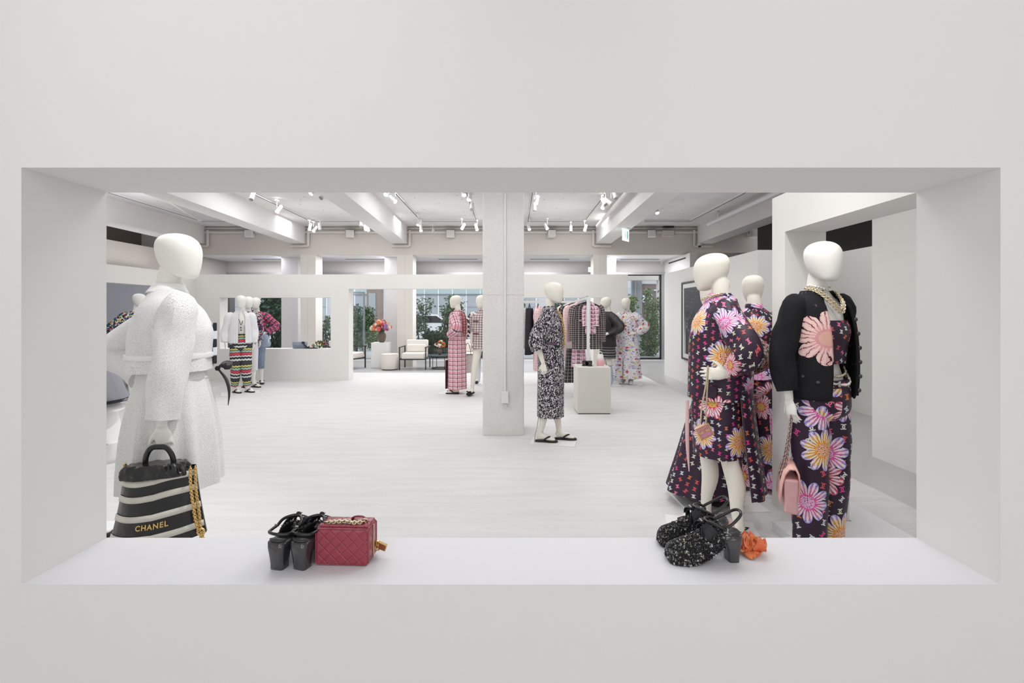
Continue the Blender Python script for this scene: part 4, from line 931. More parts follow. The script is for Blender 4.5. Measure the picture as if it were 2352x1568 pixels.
for s, a in ((1, (.07, .03)), (-1, (-.09, -.04))):
    m = MB(); m.tube([(s*.085, -.01, .43), (a[0]*.9+s*.008, a[1]*.6, .25), (a[0], a[1], .10), (a[0], a[1]-.03, .05)], [.062, .058, .05, .045], 16, 3); bt = m.build('boot', plain('pale_blue_denim_boot', (.45, .55, .68), .7, .15, 12), t, True)
    m = MB(); m.ball((a[0], a[1]-.12, .045), .042, .07, .032); m.build('toe_cap', plain('pale_blue_toe', (.50, .58, .70), .5), bt, True)
FL = bloom('white_meadow_print', (.82, .80, .82), [(.034, [(.45, .40, .62), (.62, .48, .58), (.70, .72, .80), (.25, .25, .34), (.66, .50, .55)], .25), (.062, [(.58, .05, .08), (.72, .60, .16), (.22, .22, .36), (.62, .08, .10), (.80, .70, .74), (.45, .42, .62)], .45)])
Y = 9.62; ps = dict(L=HIP(1, e=(.37, .10, 1.2)), R=DOWN(-1), turn=-12)
t = mannequin('mannequin in white floral maxi shirt dress before the east window', X_(1440, Y), Y, -28, .006, .966, ps, .010, SKIN, (.62, .45), None)
m = MB(); m.loft([(.14, .30, .23), (.4, .275, .21), (.8, .235, .185), (1.06, .185, .15), (1.15, .20, .16), (1.3, .20, .15), (1.40, .185, .122), (1.44, .165, .10), (1.48, .115, .085, 0, .008), (1.53, .066, .066, 0, .012)], 72, 6, ripple=folds(.012, 8, .5, 1.05, .3))
sleeve(m, ps['L'], 1, (.095, .095, .088, .055), .9, .005); sleeve(m, ps['R'], -1, (.095, .09, .085, .055), .95); m.build('dress', FL, t, True); collar('collar', FL, t, h=.045)
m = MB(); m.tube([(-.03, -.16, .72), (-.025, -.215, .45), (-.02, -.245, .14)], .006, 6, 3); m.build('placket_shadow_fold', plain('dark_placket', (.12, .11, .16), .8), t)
m = MB(); m.box(-.26, -.17, 0, -.12, .02, .05); m.build('base_block', WHITE, t, bev=.006)
for s in (-1, 1):
    m = MB(); m.tube([(s*.08, .04, .16), (s*.08, .02, .09), (s*.08, -.05, .055), (s*.085, -.12, .045)], [.045, .05, .045, .03], 14, 3, flat=.8); m.build('shoe', plain('silver_shoe', (.5, .49, .48), .4), t, True)

# ================================================================ near east group in daisy print
# --- hidden long dress behind
Y = 3.66; ps = dict(L=HIP(1, e=(.30, .20, 1.18), w=(.2, .0, 1.05)), R=DOWN(-1), turn=-30, r=dict(a=(-.10, -.12, .10), k=(-.09, -.06, .5), yaw=-12), l=dict(a=(.10, .08, .10), yaw=10))
t = mannequin('mannequin in long letter printed wide trousers hidden behind the daisy print coat', X_(1654, Y), Y, -88, .006, .955, ps, .008, SKIN, (.46, .62), 'flat')
m = MB(); m.loft(TOPRINGS(1.02, .17, .14, .165, .12), 48, 4); sleeve(m, ps['R'], -1, (.075, .07, .06, .055)); m.build('top', PRINT_T, t, True)
m = MB(); sleeve(m, ps['L'], 1, (.08, .078, .07, .06), .8); m.build('sequin_sleeve', tweed('dark_sequin_tweed', [(.02, .02, .02), (.16, .15, .13), (.03, .03, .03), (.50, .14, .14), (.05, .05, .04), (.35, .33, .26)], .008, .008), t, True)
m = MB(); m.loft([(.10, .26, .27, 0, -.15), (.35, .24, .24, 0, -.10), (.7, .20, .20, 0, -.04), (.95, .165, .15), (1.06, .13, .11)], 64, 6, ripple=folds(.014, 7, .3, .95, .2)); m.build('wide_trousers', PRINT_S, t, True)
# --- daisy print coat with miniskirt
Y = 3.1; ps = dict(L=dict(e=(.325, .12, 1.20), w=(.205, .02, 1.055), d=(.02, -1, -.03), n=(-1, 0, -.15), curl=.10, ts=-1, thumb=.95, hs=1.08), R=DOWN(-1), turn=-30, nod=3, l=dict(a=(.10, .10, .12), k=(.10, .05, .50), yaw=12), r=dict(a=(-.09, -.06, .12), k=(-.085, -.05, .5), yaw=-8))
t = mannequin('mannequin in daisy printed coat and miniskirt with one hand on the waist', X_(1650, Y), Y, -104, .006, 1.018, ps, .0055, SKIN, (.46, .56), None)
m = MB(); m.loft([(.88, .185, .185, 0, .005), (1.0, .19, .188, 0, .01), (1.12, .195, .185, 0, .01), (1.25, .20, .178, 0, .008), (1.36, .195, .158, 0, .006), (1.42, .175, .128, 0, .008), (1.46, .135, .105, 0, .012), (1.505, .085, .088, 0, .016)], 72, 6, ripple=folds(.006, 4, 1.2))
sleeve(m, ps['L'], 1, (.088, .078, .070, .055), .82, .006, 32, 6, sd=2.2, top=.01); sleeve(m, ps['R'], -1, (.08, .08, .07, .06), .9)
m.build('jacket', PRINT_A, t, True); collar('collar', PRINT_A, t, z=1.495, r=.072, h=.045, fl=.022)
m = MB(); m.loft([(.525, .175, .150), (.7, .180, .158), (.85, .175, .16), (1.0, .15, .135)], 56, 5, ripple=folds(.004, 5)); m.build('miniskirt', PRINT_B, t, True)
def tail(name, t0, t1, mat, lin):
    m = MB(); m.loft([(.30, .225, .225, 0, .05), (.5, .218, .212, 0, .035), (.75, .205, .195, 0, .02), (.95, .192, .185, 0, .01)], 30, 5, t0=t0, t1=t1, cap=False, ripple=folds(.010, 6, .5, .95, .3))
    o = m.build(name, mat, t, True, thick=.006)
    m = MB(); m.loft([(.30, .219, .219, 0, .05), (.5, .212, .206, 0, .035), (.75, .199, .189, 0, .02), (.95, .186, .179, 0, .01)], 30, 5, t0=t0, t1=t1, cap=False, ripple=folds(.010, 6, .5, .95, .3))
    m.build('lining', lin, o, True)
tail('coat_tail', 2.05, 3.75, PRINT_S, PINKLINE)
m = MB(); m.tube([(.02, -.178, .40), (.03, -.19, .60), (.04, -.19, .86)], [.003, .012, .010], 10, 4, flat=.3, up=(1, 0, 0)); m.build('coat_front_edge', PINKLINE, t, True)
for k, (z, th) in enumerate(((.92, 1.95), (.92, 1.05))):
    sx, sy = math.sin(th), -math.cos(th); c = Vector((.19*sx, .187*sy+.005, z+.02)); tn = Vector((math.cos(th), math.sin(th), 0))
    m = MB(); m.obox(c-Vector((sx, sy, 0))*.006, tn*.055, Vector((sx, sy, 0))*.006, (0, 0, .035)); m.build('pocket_flap', PRINT_T, t, bev=.008)
m = MB(); m.tube([(.272, .052, 1.085), (.285, .052, 1.085)], .013, 12); m.tube([(.272, .078, 1.10), (.283, .078, 1.10)], .011, 12); m.build('cuff_button', plain('pink_shell_button', (.72, .52, .52), .3), t, True)
chain([(.085, .01, 1.535), (.06, -.07, 1.515), (.0, -.10, 1.50), (-.06, -.07, 1.515)], .009, .0035, PALEGOLD, 'chain_necklace', t)
for s, A in ((1, ps['l']), (-1, ps['r'])):
    a = A['a']; m = MB(); m.tube([(a[0], a[1]+.05, .07), (a[0], a[1]-.02, .06), (a[0], a[1]-.1, .05), (a[0], a[1]-.18, .04)], [.02, .042, .045, .015], 14, 3, flat=.7, up=(0, 0, 1)); o = m.build('slingback_shoe', BLACKSATIN, t, True)
    m = MB(); m.tube([(a[0], a[1]+.045, .012), (a[0], a[1]+.04, .07)], [.014, .018], 10); m.tube([(a[0]-.03, a[1]-.01, .085), (a[0], a[1]+.055, .11), (a[0]+.03, a[1]-.01, .085)], .004, 6, 3); m.build('heel', BLACKSATIN, o, True)
# small jewelled bag on a chain from that hand
Yb = 2.83
b = thing('minaudiere', 'tiny square pink enamel evening bag hanging on a fine chain', 'bag', (X_(1617, Yb), Yb, wz(990, Yb)), -.1)
m = MB(); q = math.radians(28); A_ = Vector((math.cos(q), 0, math.sin(q)))*.040; B_ = Vector((-math.sin(q), 0, math.cos(q)))*.036
m.obox((0, 0, 0), A_, (0, .014, 0), B_); m.build('case', plain('pink_enamel', (.72, .30, .42), .3, .2, 20), b, bev=.004)
m = MB()
for s in (-1, 1):
    m.obox(A_*s+Vector((0, -.014, 0)), A_.normalized()*.003, (0, .003, 0), B_*1.05); m.obox(B_*s+Vector((0, -.014, 0)), A_*1.05, (0, .003, 0), B_.normalized()*.003)
for s in (-.5, .5): m.obox(A_*s+Vector((0, -.0145, 0)), A_*.3, (0, .001, 0), B_*.12); m.torus(A_*s*.7+B_*.4+Vector((0, -.015, 0)), .010, .002, (0, 1, 0), 10, 4)
m.build('gold_frame', GOLD, b)
chain([(-.02, 0, .05), (-.012, 0, .15), (.012, -.01, .30), (.018, -.01, .385)], .006, .0018, PALEGOLD, 'chain_strap', b); chain([(.012, 0, .045), (.014, 0, .16), (.018, -.01, .30), (.022, -.01, .385)], .006, .0018, PALEGOLD, 'chain_strap', b)

# --- daisy blouse and flared trousers, seen from behind
Y = 3.95; ps = dict(L=DOWN(1, e=(.25, .06, 1.17), w=(.2, .08, .96)), R=DOWN(-1, e=(-.30, .05, 1.2), w=(-.17, -.06, 1.05)), turn=0, l=dict(a=(.15, .03, .10), k=(.11, 0, .5)), r=dict(a=(-.15, .03, .10), k=(-.11, 0, .5)))
t = mannequin('mannequin seen from behind in daisy blouse and flared trousers', X_(1731, Y), Y, 162, .006, .975, ps, .007, SKIN, (.62, .5), 'flat')
m = MB(); m.loft([(.93, .19, .155), (1.04, .165, .132), (1.10, .145, .115), (1.18, .16, .125), (1.28, .178, .135), (1.38, .182, .125), (1.43, .172, .105), (1.475, .125, .085, 0, .008), (1.52, .066, .066, 0, .012)], 64, 5, ripple=folds(.005, 6, .3))
sleeve(m, ps['R'], -1, (.085, .08, .07, .055), .95); sleeve(m, ps['L'], 1, (.085, .085, .075, .06), .85); m.build('blouse', PRINT_A, t, True); collar('collar', PRINT_C, t, z=1.505, r=.064, h=.05, fl=.004)
m = MB(); m.loft([(1.075, .152, .122), (1.125, .152, .122)], 40, 1); m.build('belt', BLACKLEATHER, t, True)
m = MB(); legs_tube(m, ps, .105, .095, .155, .055, top=.95, rip=crease(.003), spread=.0, k=6); m.loft([(.77, 0.108, 0.084), (.84, .175, .135), (.95, .17, .135), (1.05, .145, .112)], 48, 3); m.build('flared_trousers', PRINT_C, t, True)

# --- black cardigan with a knitted flower
Y = 2.8; ps = dict(R=DOWN(-1, sh=(-.178, .005, 1.435), e=(-.27, .02, 1.15), w=(-.26, -.03, .90), d=(.05, -.16, -1), curl=.28), L=DOWN(1, e=(.24, .12, 1.17), w=(.20, .10, .95)), turn=-14, nod=-2, l=dict(a=(.085, .02, .10)), r=dict(a=(-.075, .0, .10)))
t = mannequin('mannequin in black cardigan with a pink knitted flower and daisy trousers', X_(1882, Y), Y, 18, .06, 1.0, ps, .005, SKINW, (.5, .4))
g = G('black_knit_with_flower'); u, v = g.uv(); n = g.noise(g.comb(u, v), 320, 2); n2 = g.noise(g.comb(u, v), 26, 3)
dx = u+.080; dy = v-1.245; r = g.m('SQRT', dx*dx+dy*dy)/.150; th = g.m('ARCTAN2', dy, dx)
p = g.m('ABSOLUTE', g.m('COSINE', th*4.0+.45)); lim = g.m('POWER', p, .5)*.42+.58
strk = g.m('SINE', th*24.0+n2*10.0)
c = g.mix(g.step(r+(n2-.5)*.5, .25, .75), (.74, .34, .36), (.86, .50, .50)); c = g.mix((strk > .35)*(r > .35), c, (.88, .66, .60)); c = g.mix((strk < -.92)*(r > .5), c, (.04, .02, .03)); c = g.mix(r < .26, c, (.78, .46, .38))
dot = g.voro(g.comb(u, v), 13, .7); dd = E(g, dot.outputs['Distance'])
base = g.mix((dd < .09)*(n2 > .5), (.016, .016, .019), (.10, .10, .105))
KNIT = g.done(g.mix((r < lim+(n2-.5)*.25)*(v < 1.5), base, c), .92, bump=n, bs=.5, bd=.004, spec=.2)
KB = plain('black_cardigan_knit', (.016, .016, .019), .92, .2, 60, spec=.2)
m = MB(); m.loft([(.90, .190, .150, 0, 0), (.93, .196, .156, 0, -.004), (1.05, .20, .162, 0, -.006), (1.2, .198, .158, 0, -.006), (1.32, .195, .148), (1.41, .185, .120), (1.45, .165, .095), (1.485, .11, .082, 0, .01), (1.515, .078, .076, 0, .016)], 80, 6, t0=.66, t1=2*PI-.42, ripple=folds(.004, 5, .3), cap=False, u0=-2*PI*.147, rref=.147)
m.build('cardigan', KNIT, t, True, thick=.008)
m = MB(); sleeve(m, ps['R'], -1, (.076, .068, .066, .056), .80, .004, 28, 6, sd=.6, top=.008); sleeve(m, ps['L'], 1, (.088, .08, .07, .06), .8, top=.008)
m.build('cardigan_sleeve', KB, t, True)
def edge(th, dz=0.0, off=.004):      # a point on the cardigan's front edge
    pass
R_ = [(.93, .196, .156, -.004), (1.05, .20, .162, -.006), (1.2, .198, .158, -.006), (1.32, .195, .148, 0), (1.41, .185, .120, 0), (1.45, .165, .095, 0), (1.485, .11, .082, .01)]
def on(th, z, off=.0):
    a = np.array(R_); rx, ry, cy = (float(np.interp(z, a[:, 0], a[:, i])) for i in (1, 2, 3))
    return Vector((math.sin(th)*(rx+off), -math.cos(th)*(ry+off)+cy, z))
m = MB(); m.tube([on(.67, z, .004) for z in (.92, 1.05, 1.2, 1.32, 1.41, 1.47)], .009, 8, 3, flat=1.0); m.build('button_band', KB, t, True)
m = MB(); m.tube([on(.76, z, .006) for z in (1.15, 1.25, 1.34, 1.40)], [.004, .014, .012, .004], 8, 3, flat=.5); m.build('flower_edge', plain('pink_knit', (.80, .48, .46), .9), t, True)
for z in (.95, 1.03, 1.11, 1.19, 1.27, 1.35):
    m = MB(); m.ball(on(.67, z, .014), .013, .010, .013); m.build('button', plain('jet_button', (.10, .10, .11), .15, .3, 60, metal=.6), t, True)
m = MB(); m.loft([(1.10, .150, .118), (1.19, .158, .126), (1.28, .170, .140, 0, -.004), (1.345, .166, .122)], 48, 4); m.build('bandeau_top', PRINT_T, t, True)
m = MB(); legs_tube(m, ps, .100, .092, .088, .06, rip=crease(.002), spread=.0, k=5); m.loft([(.77, 0.107, 0.082), (.82, .172, .132), (.90, .178, .140), (.97, .172, .134), (1.0, .165, .128)], 56, 4); m.build('trousers', PRINT_C, t, True)
m = MB(); m.loft([(.965, .174, .137), (1.005, .168, .131)], 48, 1); m.build('waistband', PRINT_T, t, True)
m = MB(); m.ball((-.02, -.139, .985), .012, .006, .012); m.build('waist_button', STEEL, t, True)
beads([(-.16, -.03, 1.075), (-.10, -.085, 1.05), (.0, -.112, 1.03), (.09, -.09, 1.045), (.14, -.04, 1.075)], .0065, PALEGOLD, 'belt_chain', t)
beads([(-.17, -.03, 1.04), (-.10, -.105, 1.005), (.02, -.135, .985), (.11, -.10, .995), (.17, -.03, 1.03), (.178, -.03, .93), (.18, -.02, .82)], .007, PEARL, 'pearl_belt', t)
chain([(-.075, .03, 1.53), (-.075, -.05, 1.505), (-.045, -.11, 1.44), (.01, -.128, 1.385), (.05, -.11, 1.44), (.07, -.05, 1.505)], .0085, .0034, PALEGOLD, 'chain_necklace', t)
chain([(-.068, .02, 1.54), (-.06, -.05, 1.515), (-.03, -.10, 1.46), (.012, -.122, 1.41), (.045, -.10, 1.46), (.062, -.05, 1.515)], .0075, .003, PALEGOLD, 'chain_necklace', t)
beads([(-.058, .02, 1.548), (-.05, -.035, 1.535), (0, -.058, 1.52), (.05, -.035, 1.535), (.058, .02, 1.548)], .007, PEARL, 'pearl_choker', t)
# pink flap bag hung from her hand
Yb = 2.62
b = thing('flap_bag', 'pink and peach quilted flap bag on a chain in the cardigan mannequin hand', 'bag', (X_(1813, Yb), Yb, wz(1112, Yb)), -2.0)
PK = quilt('pink_quilted_leather', (.80, .45, .47), (.86, .48, .36), .035, .35)
PKP = leather('pink_leather', (.78, .44, .47), .35, .08)
m = MB(); m.prism([(-.032, -.125), (.032, -.125), (.036, .06), (-.036, .06)], -.11, .11, 'x'); m.xf(Matrix.Identity(4)); m.build('body', PKP, b, bev=.012)
m = MB(); P = [(.035, -.05), (.042, .03), (.038, .09), (.020, .118), (-.010, .118), (-.034, .085), (-.046, .03), (-.056, -.07), (-.050, -.072), (-.040, .028), (-.028, .078), (-.008, .110), (.018, .110), (.032, .086), (.036, .028), (.029, -.05)]
m.prism(P, -.113, .113, 'x'); m.build('flap', PK, b, True)
for dx_ in (-.035, .035):
    chain([(dx_, -.046, .035), (dx_*.9, -.02, .14), (dx_*.4, .0, .27), (.0, .01, .375)], .0095, .0036, plain('pink_laced_chain', (.62, .45, .44), .3, .4, 90, metal=.5), 'chain_strap', b)
# ================================================================ the backpack in the near west hand
Yb = 2.22; PXM = F/Yb
b = thing('backpack', 'black leather backpack with cream stripes held by the lace jacket mannequin', 'bag', (wx(368, Yb), Yb, wz(1240, Yb)), .08)
def bp(u, v):        # u -1..1 across the front, v 0 (bottom) .. 1 (gathered top)
    w = .216+(.146-.216)*v**.9; x = u*w
    y = -.075*(1-abs(u)**3.0)*(1-.45*v)-.008*math.sin(u*3+v*5)*v
    z = -.01+.36*v+(.034*max(0, u-.05)-.012*max(0, -u))*(1-.25*v)*1.25+.006*math.sin(u*4)*v
    return Vector((x-.012*(1-v), y, z))
m = MB(); V = []; UV = []; NU, NV = 40, 30
for back in (0, 1):
    for j in range(NV+1):
        v = j/NV*.90
        for i in range(NU+1):
            u = -1+2*i/NU; p = bp(u, v)
            if back: p.y = -p.y*.5+.02; p.x *= .97
            V.append(p); UV.append((u, v))
n1 = (NU+1)*(NV+1); Fs = []
for k in (0, 1):
    for j in range(NV):
        for i in range(NU):
            a = k*n1+j*(NU+1)+i; Fs.append((a, a+1, a+NU+2, a+NU+1))
for j in range(NV):
    for i in (0, NU):
        a = j*(NU+1)+i; Fs.append((a, a+NU+1, n1+a+NU+1, n1+a))
for i in range(NU): Fs.append((i, i+1, n1+i+1, n1+i))
m.add(V, Fs, UV); m.build('body', BLACKLEATHER, b, True)
# gathered neck
g0 = MB(); g0.loft([(.300, .150, .060, -.002, -.005), (.312, .149, .058, 0, -.005), (.33, .142, .056, 0, -.005), (.352, .130, .052, .004, -.005), (.360, .122, .045, .004, -.005)], 96, 4, pw=.8,
    ripple=lambda th, z: (.006*math.sin(17*th+40*z)+.005*math.sin(11*th-60*z))*min(1, max(0, z-.295)/.03), M=Matrix.Rotation(-.05, 4, 'Y'))
g0.build('gathered_neck', BLACKLEATHER, b, True)
CREAML = leather('cream_leather', (.80, .78, .70), .4, .08)
for v0 in (.10, .35, .59, .785):
    m = MB(); V = []; UV = []; N = 40
    for j in range(3):
        v = v0+.075*j/2
        for i in range(N+1):
            u = -1+2*i/N; p = bp(u, v); p.y -= .0035; p.x *= 1.004; V.append(p); UV.append((u, v))
    m.add(V, [(j*(N+1)+i, j*(N+1)+i+1, (j+1)*(N+1)+i+1, (j+1)*(N+1)+i) for j in range(2) for i in range(N)], UV); m.build('stripe', CREAML, b, True, thick=.003)
m = MB(); m.tube([(-.066, 0, .32), (-.060, -.005, .385), (-.035, -.01, .428), (.0, -.01, .435), (.035, -.01, .428), (.058, -.005, .385), (.062, 0, .32)], .0125, 10, 5, flat=.6, up=(0, 1, 0)); m.build('handle', BLACKLEATHER, b, True)
chain([(.150, -.03, .345), (.160, -.045, .27), (.176, -.055, .18), (.192, -.06, .10), (.200, -.055, .06)], .0068, .0026, GOLD, 'chain_strap', b)
chain([(.160, -.01, .34), (.174, -.03, .24), (.194, -.04, .13), (.204, -.05, .06)], .0068, .0026, GOLD, 'chain_strap', b)
chain([(.208, -.05, .05), (.232, -.05, -.02), (.250, -.05, -.05), (.232, -.05, -.07), (.202, -.05, -.06), (.208, -.05, .0), (.208, -.05, .05)], .0068, .0026, GOLD, 'chain_strap', b)
chain([(-.226, -.04, .0), (-.24, -.03, -.03), (-.24, -.03, -.08)], .0068, .0026, GOLD, 'chain_strap', b); chain([(-.152, .0, .36), (-.17, .02, .32), (-.19, .03, .27)], .0068, .0026, GOLD, 'chain_strap', b)
for x, z in ((.208, .055), (-.232, -.005)):
    m = MB(); m.torus((x, -.052, z), .015, .005, (0, 1, 0)); m.build('eyelet', GOLD, b, True)
def text_mesh(txt, size, depth):
    c = bpy.data.curves.new('lettering', 'FONT'); c.body = txt; c.size = size; c.extrude = depth; c.align_x = 'CENTER'; c.align_y = 'CENTER'; c.space_character = 1.18; c.offset = size*.03
    o = bpy.data.objects.new('lettering', c); COL.objects.link(o); dg = bpy.context.evaluated_depsgraph_get()
    me = bpy.data.meshes.new_from_object(o.evaluated_get(dg)); bpy.data.objects.remove(o); return me
me = text_mesh('CHANEL', .033, .0012)
for vt in me.vertices:       # wrap the letters on the bulging front
    x, y, d = vt.co; u0, v0 = x/.200+.07, .275+y/.36
    p = bp(u0, v0-.012*max(0, u0)); vt.co = (p.x, p.y-.002-d, p.z)
put('lettering', me, GOLD, b)

# ================================================================ shoes and bags on the sill
SEQ = leather('dark_crystal', (.025, .025, .03), .12, .1, 60)
def bead_mats():
    g = G('mixed_black_crystals'); n = g.new('ShaderNodeObjectInfo'); x, y, z = g.obj(); v = g.voro(g.comb(x, y, z), 190, 1.0, '3D'); C = g.sep(v.outputs['Color'])
    c = g.ramp(C[0], [(0, (.012, .012, .015)), (.58, (.03, .03, .036)), (.76, (.16, .16, .17)), (.88, (.45, .44, .42)), (.94, (.34, .29, .18)), (.97, (.72, .72, .74))])
    return g.done(c, .16, metal=.35, spec=.8)
CRYSTAL = bead_mats()
ico = bmesh.new(); bmesh.ops.create_icosphere(ico, subdivisions=1, radius=1.0); ICO_V = [v.co.copy() for v in ico.verts]; ICO_F = [tuple(v.index for v in f.verts) for f in ico.faces]; ico.free()
def beaded_heel(name, lb, x, y, rz, low=False, nb=1500, seed=1):
    """toe along local -X, heel at the origin side; length .225"""
    R = random.Random(seed)
    t = thing(name, lb, 'shoe', (x, y, SILLZ), rz, 'pairs of beaded heels', .94)
    PAT = plain('patent_black_'+str(seed), (.085, .083, .088), .13, .1, 5, metal=.55, coat=.6)
    # upper: (x, half width, bottom z, top z)
    S = [(-.228, .006, .012, .030), (-.222, .024, .006, .046), (-.205, .036, .004, .058), (-.18, .042, .004, .066), (-.15, .043, .006, .078), (-.12, .042, .014, .094), (-.095, .040, .028, .112), (-.075, .039, .042, .120), (-.050, .038, .058, .122)]
    A = catmull(S, 4); NS = len(A); V = []; Fs = []; N = 22
    def P(i, k, off=0.0):
        xx, w, zb, zt = A[i]; th = -.18+(PI+.36)*k/N; c, s = math.cos(th), math.sin(th)
        s2 = math.copysign(abs(s)**.85, s); hgt = zt-zb
        return Vector((xx, c*(w+off)*(1-.25*max(0, s2)**3), zb+max(0.0, s2*(hgt+off)) if s2 > 0 else zb))
    openi = next(i for i in range(NS) if A[i][0] > -.098)
    def inopen(i, k): return i >= openi and .34 < k/N < .66 and (k/N-.5)**2*9 < (A[i][0]+.098)*5.5
    V = [P(i, k) for i in range(NS) for k in range(N+1)]
    for i in range(NS-1):
        for k in range(N):
            if not inopen(i, k): Fs.append((i*(N+1)+k, i*(N+1)+k+1, (i+1)*(N+1)+k+1, (i+1)*(N+1)+k))
    m = MB(); m.add(V, Fs); m.build('upper', BLACKPLAIN, t, True, thick=.004)
    m = MB(); cnt = 0
    while cnt < nb:
        i = R.randrange(NS-1); k = R.randrange(N)
        if inopen(i, k): continue
        a = P(i, k, .002); a2 = P(i+1, k, .002); b2 = P(i, k+1, .002); p = a+(a2-a)*R.random()+(b2-a)*R.random()
        r = R.choice((.0013, .0015, .0018, .0021, .0025)); big = R.random() < .025
        if big: r = .0036
        rot = Matrix.Rotation(R.random()*6, 3, 'X') @ Matrix.Rotation(R.random()*6, 3, 'Y'); sx = R.choice((1, 1, 1.6)); out = Vector((0, p.y, p.z-.04)).normalized()*R.uniform(0, .003)
        m.add([p+out+rot @ Vector((q.x*r*sx, q.y*r, q.z*r)) for q in ICO_V], ICO_F); cnt += 1
    o = m.build('beading', CRYSTAL, t); o['kind'] = 'stuff'
    # sole and insole
    prof = [(-.226, .004), (-.20, .002), (-.15, .002), (-.12, .008), (-.085, .034), (-.055, .060), (-.03, .078), (.0, .088), (.012, .089)]
    W = [.010, .034, .042, .038, .033, .031, .031, .028, .012]
    Vt = []; 
    for (px_, pz), w in zip(prof, W):
        for yy in (-w, w):
            Vt.append((px_, yy, pz)); Vt.append((px_, yy, pz+.007))
    m = MB(); Fs = []
    for i in range(len(prof)-1):
        q = i*4; Fs += [(q, q+2, q+6, q+4), (q+1, q+5, q+7, q+3), (q, q+4, q+5, q+1), (q+2, q+3, q+7, q+6)]
    Fs += [(0, 1, 3, 2), (len(Vt)-4, len(Vt)-2, len(Vt)-1, len(Vt)-3)]
    m.add(Vt, Fs); m.build('insole', leather('black_insole_'+str(seed), (.03, .03, .035), .4, .05), t, True)
    # curved block heel
    m = MB(); L = []
    for (zz, x0, x1, w) in ((.088, -.052, .016, .0305), (.070, -.044, .017, .030), (.045, -.034, .013, .0265), (.020, -.030, .009, .0245), (.006, -.029, .008, .0245), (0, -.029, .008, .0245)):
        ring = []
        for k in range(24):
            th = 2*PI*k/24; c, s = math.cos(th), math.sin(th)
            c = math.copysign(abs(c)**(.55 if c > 0 else .25), c); s = math.copysign(abs(s)**.45, s)
            ring.append(((x0+x1)/2+c*(x1-x0)/2, s*w, zz))
        L.append(ring)
    m.add([p for r in L for p in r], [(i*24+k, i*24+(k+1) % 24, (i+1)*24+(k+1) % 24, (i+1)*24+k) for i in range(5) for k in range(24)]+[tuple(range(24))[::-1], tuple(range(120, 144))]); m.build('heel', PAT, t, True)
    # padded collar and slingback loop
    m = MB(); m.tube([(-.048, -.038, .114), (-.072, -.034, .126), (-.094, -.016, .130), (-.099, 0, .130), (-.094, .016, .130), (-.072, .034, .126), (-.048, .038, .114)], .0050, 8, 4); m.build('collar', BLACKLEATHER, t, True)
    P = [(-.048, -.038, .118), (-.02, -.034, .134), (.008, -.022, .154), (.016, 0, .160), (.008, .022, .154), (-.02, .034, .134), (-.048, .038, .118)]
    if low: P = [(-.048, -.038, .114), (-.028, -.039, .112), (-.004, -.032, .112), (.006, 0, .113), (-.004, .032, .112), (-.028, .039, .112), (-.048, .038, .114)]
    m = MB(); m.tube(P, .0048, 8, 5); o = m.build('slingback_strap', BLACKLEATHER, t, True)
    m = MB()
    for s in (-1, 1): m.box(-.046, s*.039-.005, .111, -.042, s*.039+.005, .121)
    m.build('buckle', STEEL, o)
    # flat ribbon bow over the instep: two wings spreading from the knot
    m = MB(); c = Vector((-.106, -.004, .124))
    def wing(e, h, nrm):
        n_, k_ = 8, 6; V = []
        for i in range(n_+1):
            u = i/n_
            for j in range(k_+1):
                v = j/k_*2-1; w = .10+.90*u**.8
                V.append(c+e*u+h*(v*w)+nrm*(.010*math.sin(PI*u)+.004*math.cos(v*7)*u-.012*u*u))
        m.add(V, [(i*(k_+1)+j, i*(k_+1)+j+1, (i+1)*(k_+1)+j+1, (i+1)*(k_+1)+j) for i in range(n_) for j in range(k_)])
    wing(Vector((.012, -.040, -.026)), Vector((.020, .004, .014)), Vector((-.5, -.5, .7)))
    wing(Vector((-.004, .042, -.012)), Vector((.018, .0, .010)), Vector((-.5, .4, .8)))
    wing(Vector((-.006, -.026, -.040)), Vector((.012, .0, .004)), Vector((-.6, -.6, .5)))
    wing(Vector((-.012, .024, -.034)), Vector((.010, .0, .004)), Vector((-.6, .6, .5)))
    o = m.build('bow', BLACKSATIN, t, True, thick=.0022)
    m = MB(); m.ball(c+Vector((-.004, 0, .006)), .006, .010, .008, 10, 6); m.build('bow_knot', BLACKSATIN, o, True)
    m = MB()
    for k in range(5): m.ball(c+Vector((-.009, -.008+.004*k, .009)), .0024, n=7, m=5)
    m.build('bow_crystals', STEEL, o)
    return t
def sill_at(px, py):
    Y = (H-SILLZ)*F/(py-HY); return wx(px, Y), Y
x, y = sill_at(1683, 1296); beaded_heel('beaded_heel', 'nearer black beaded heel of the pair beside the orange flower', x+.021, y+.032, .02, False, 5200, 3)
x, y = sill_at(1672, 1262); beaded_heel('beaded_heel', 'farther black beaded heel of the pair beside the orange flower', x+.0, y+.045, .02, False, 3000, 4)
x, y = sill_at(678, 1311); beaded_heel('beaded_heel', 'black beaded heel standing next to the red case, glossy heel to the viewer', x+.008, y+.012, -PI/2-.30, True, 2200, 5)
x, y = sill_at(632, 1311); beaded_heel('beaded_heel', 'outer black beaded heel of the pair beside the red case', x, y+.012, -PI/2-.22, True, 2200, 6)
# small ornament behind the far shoe
x, y = sill_at(1556, 1240)
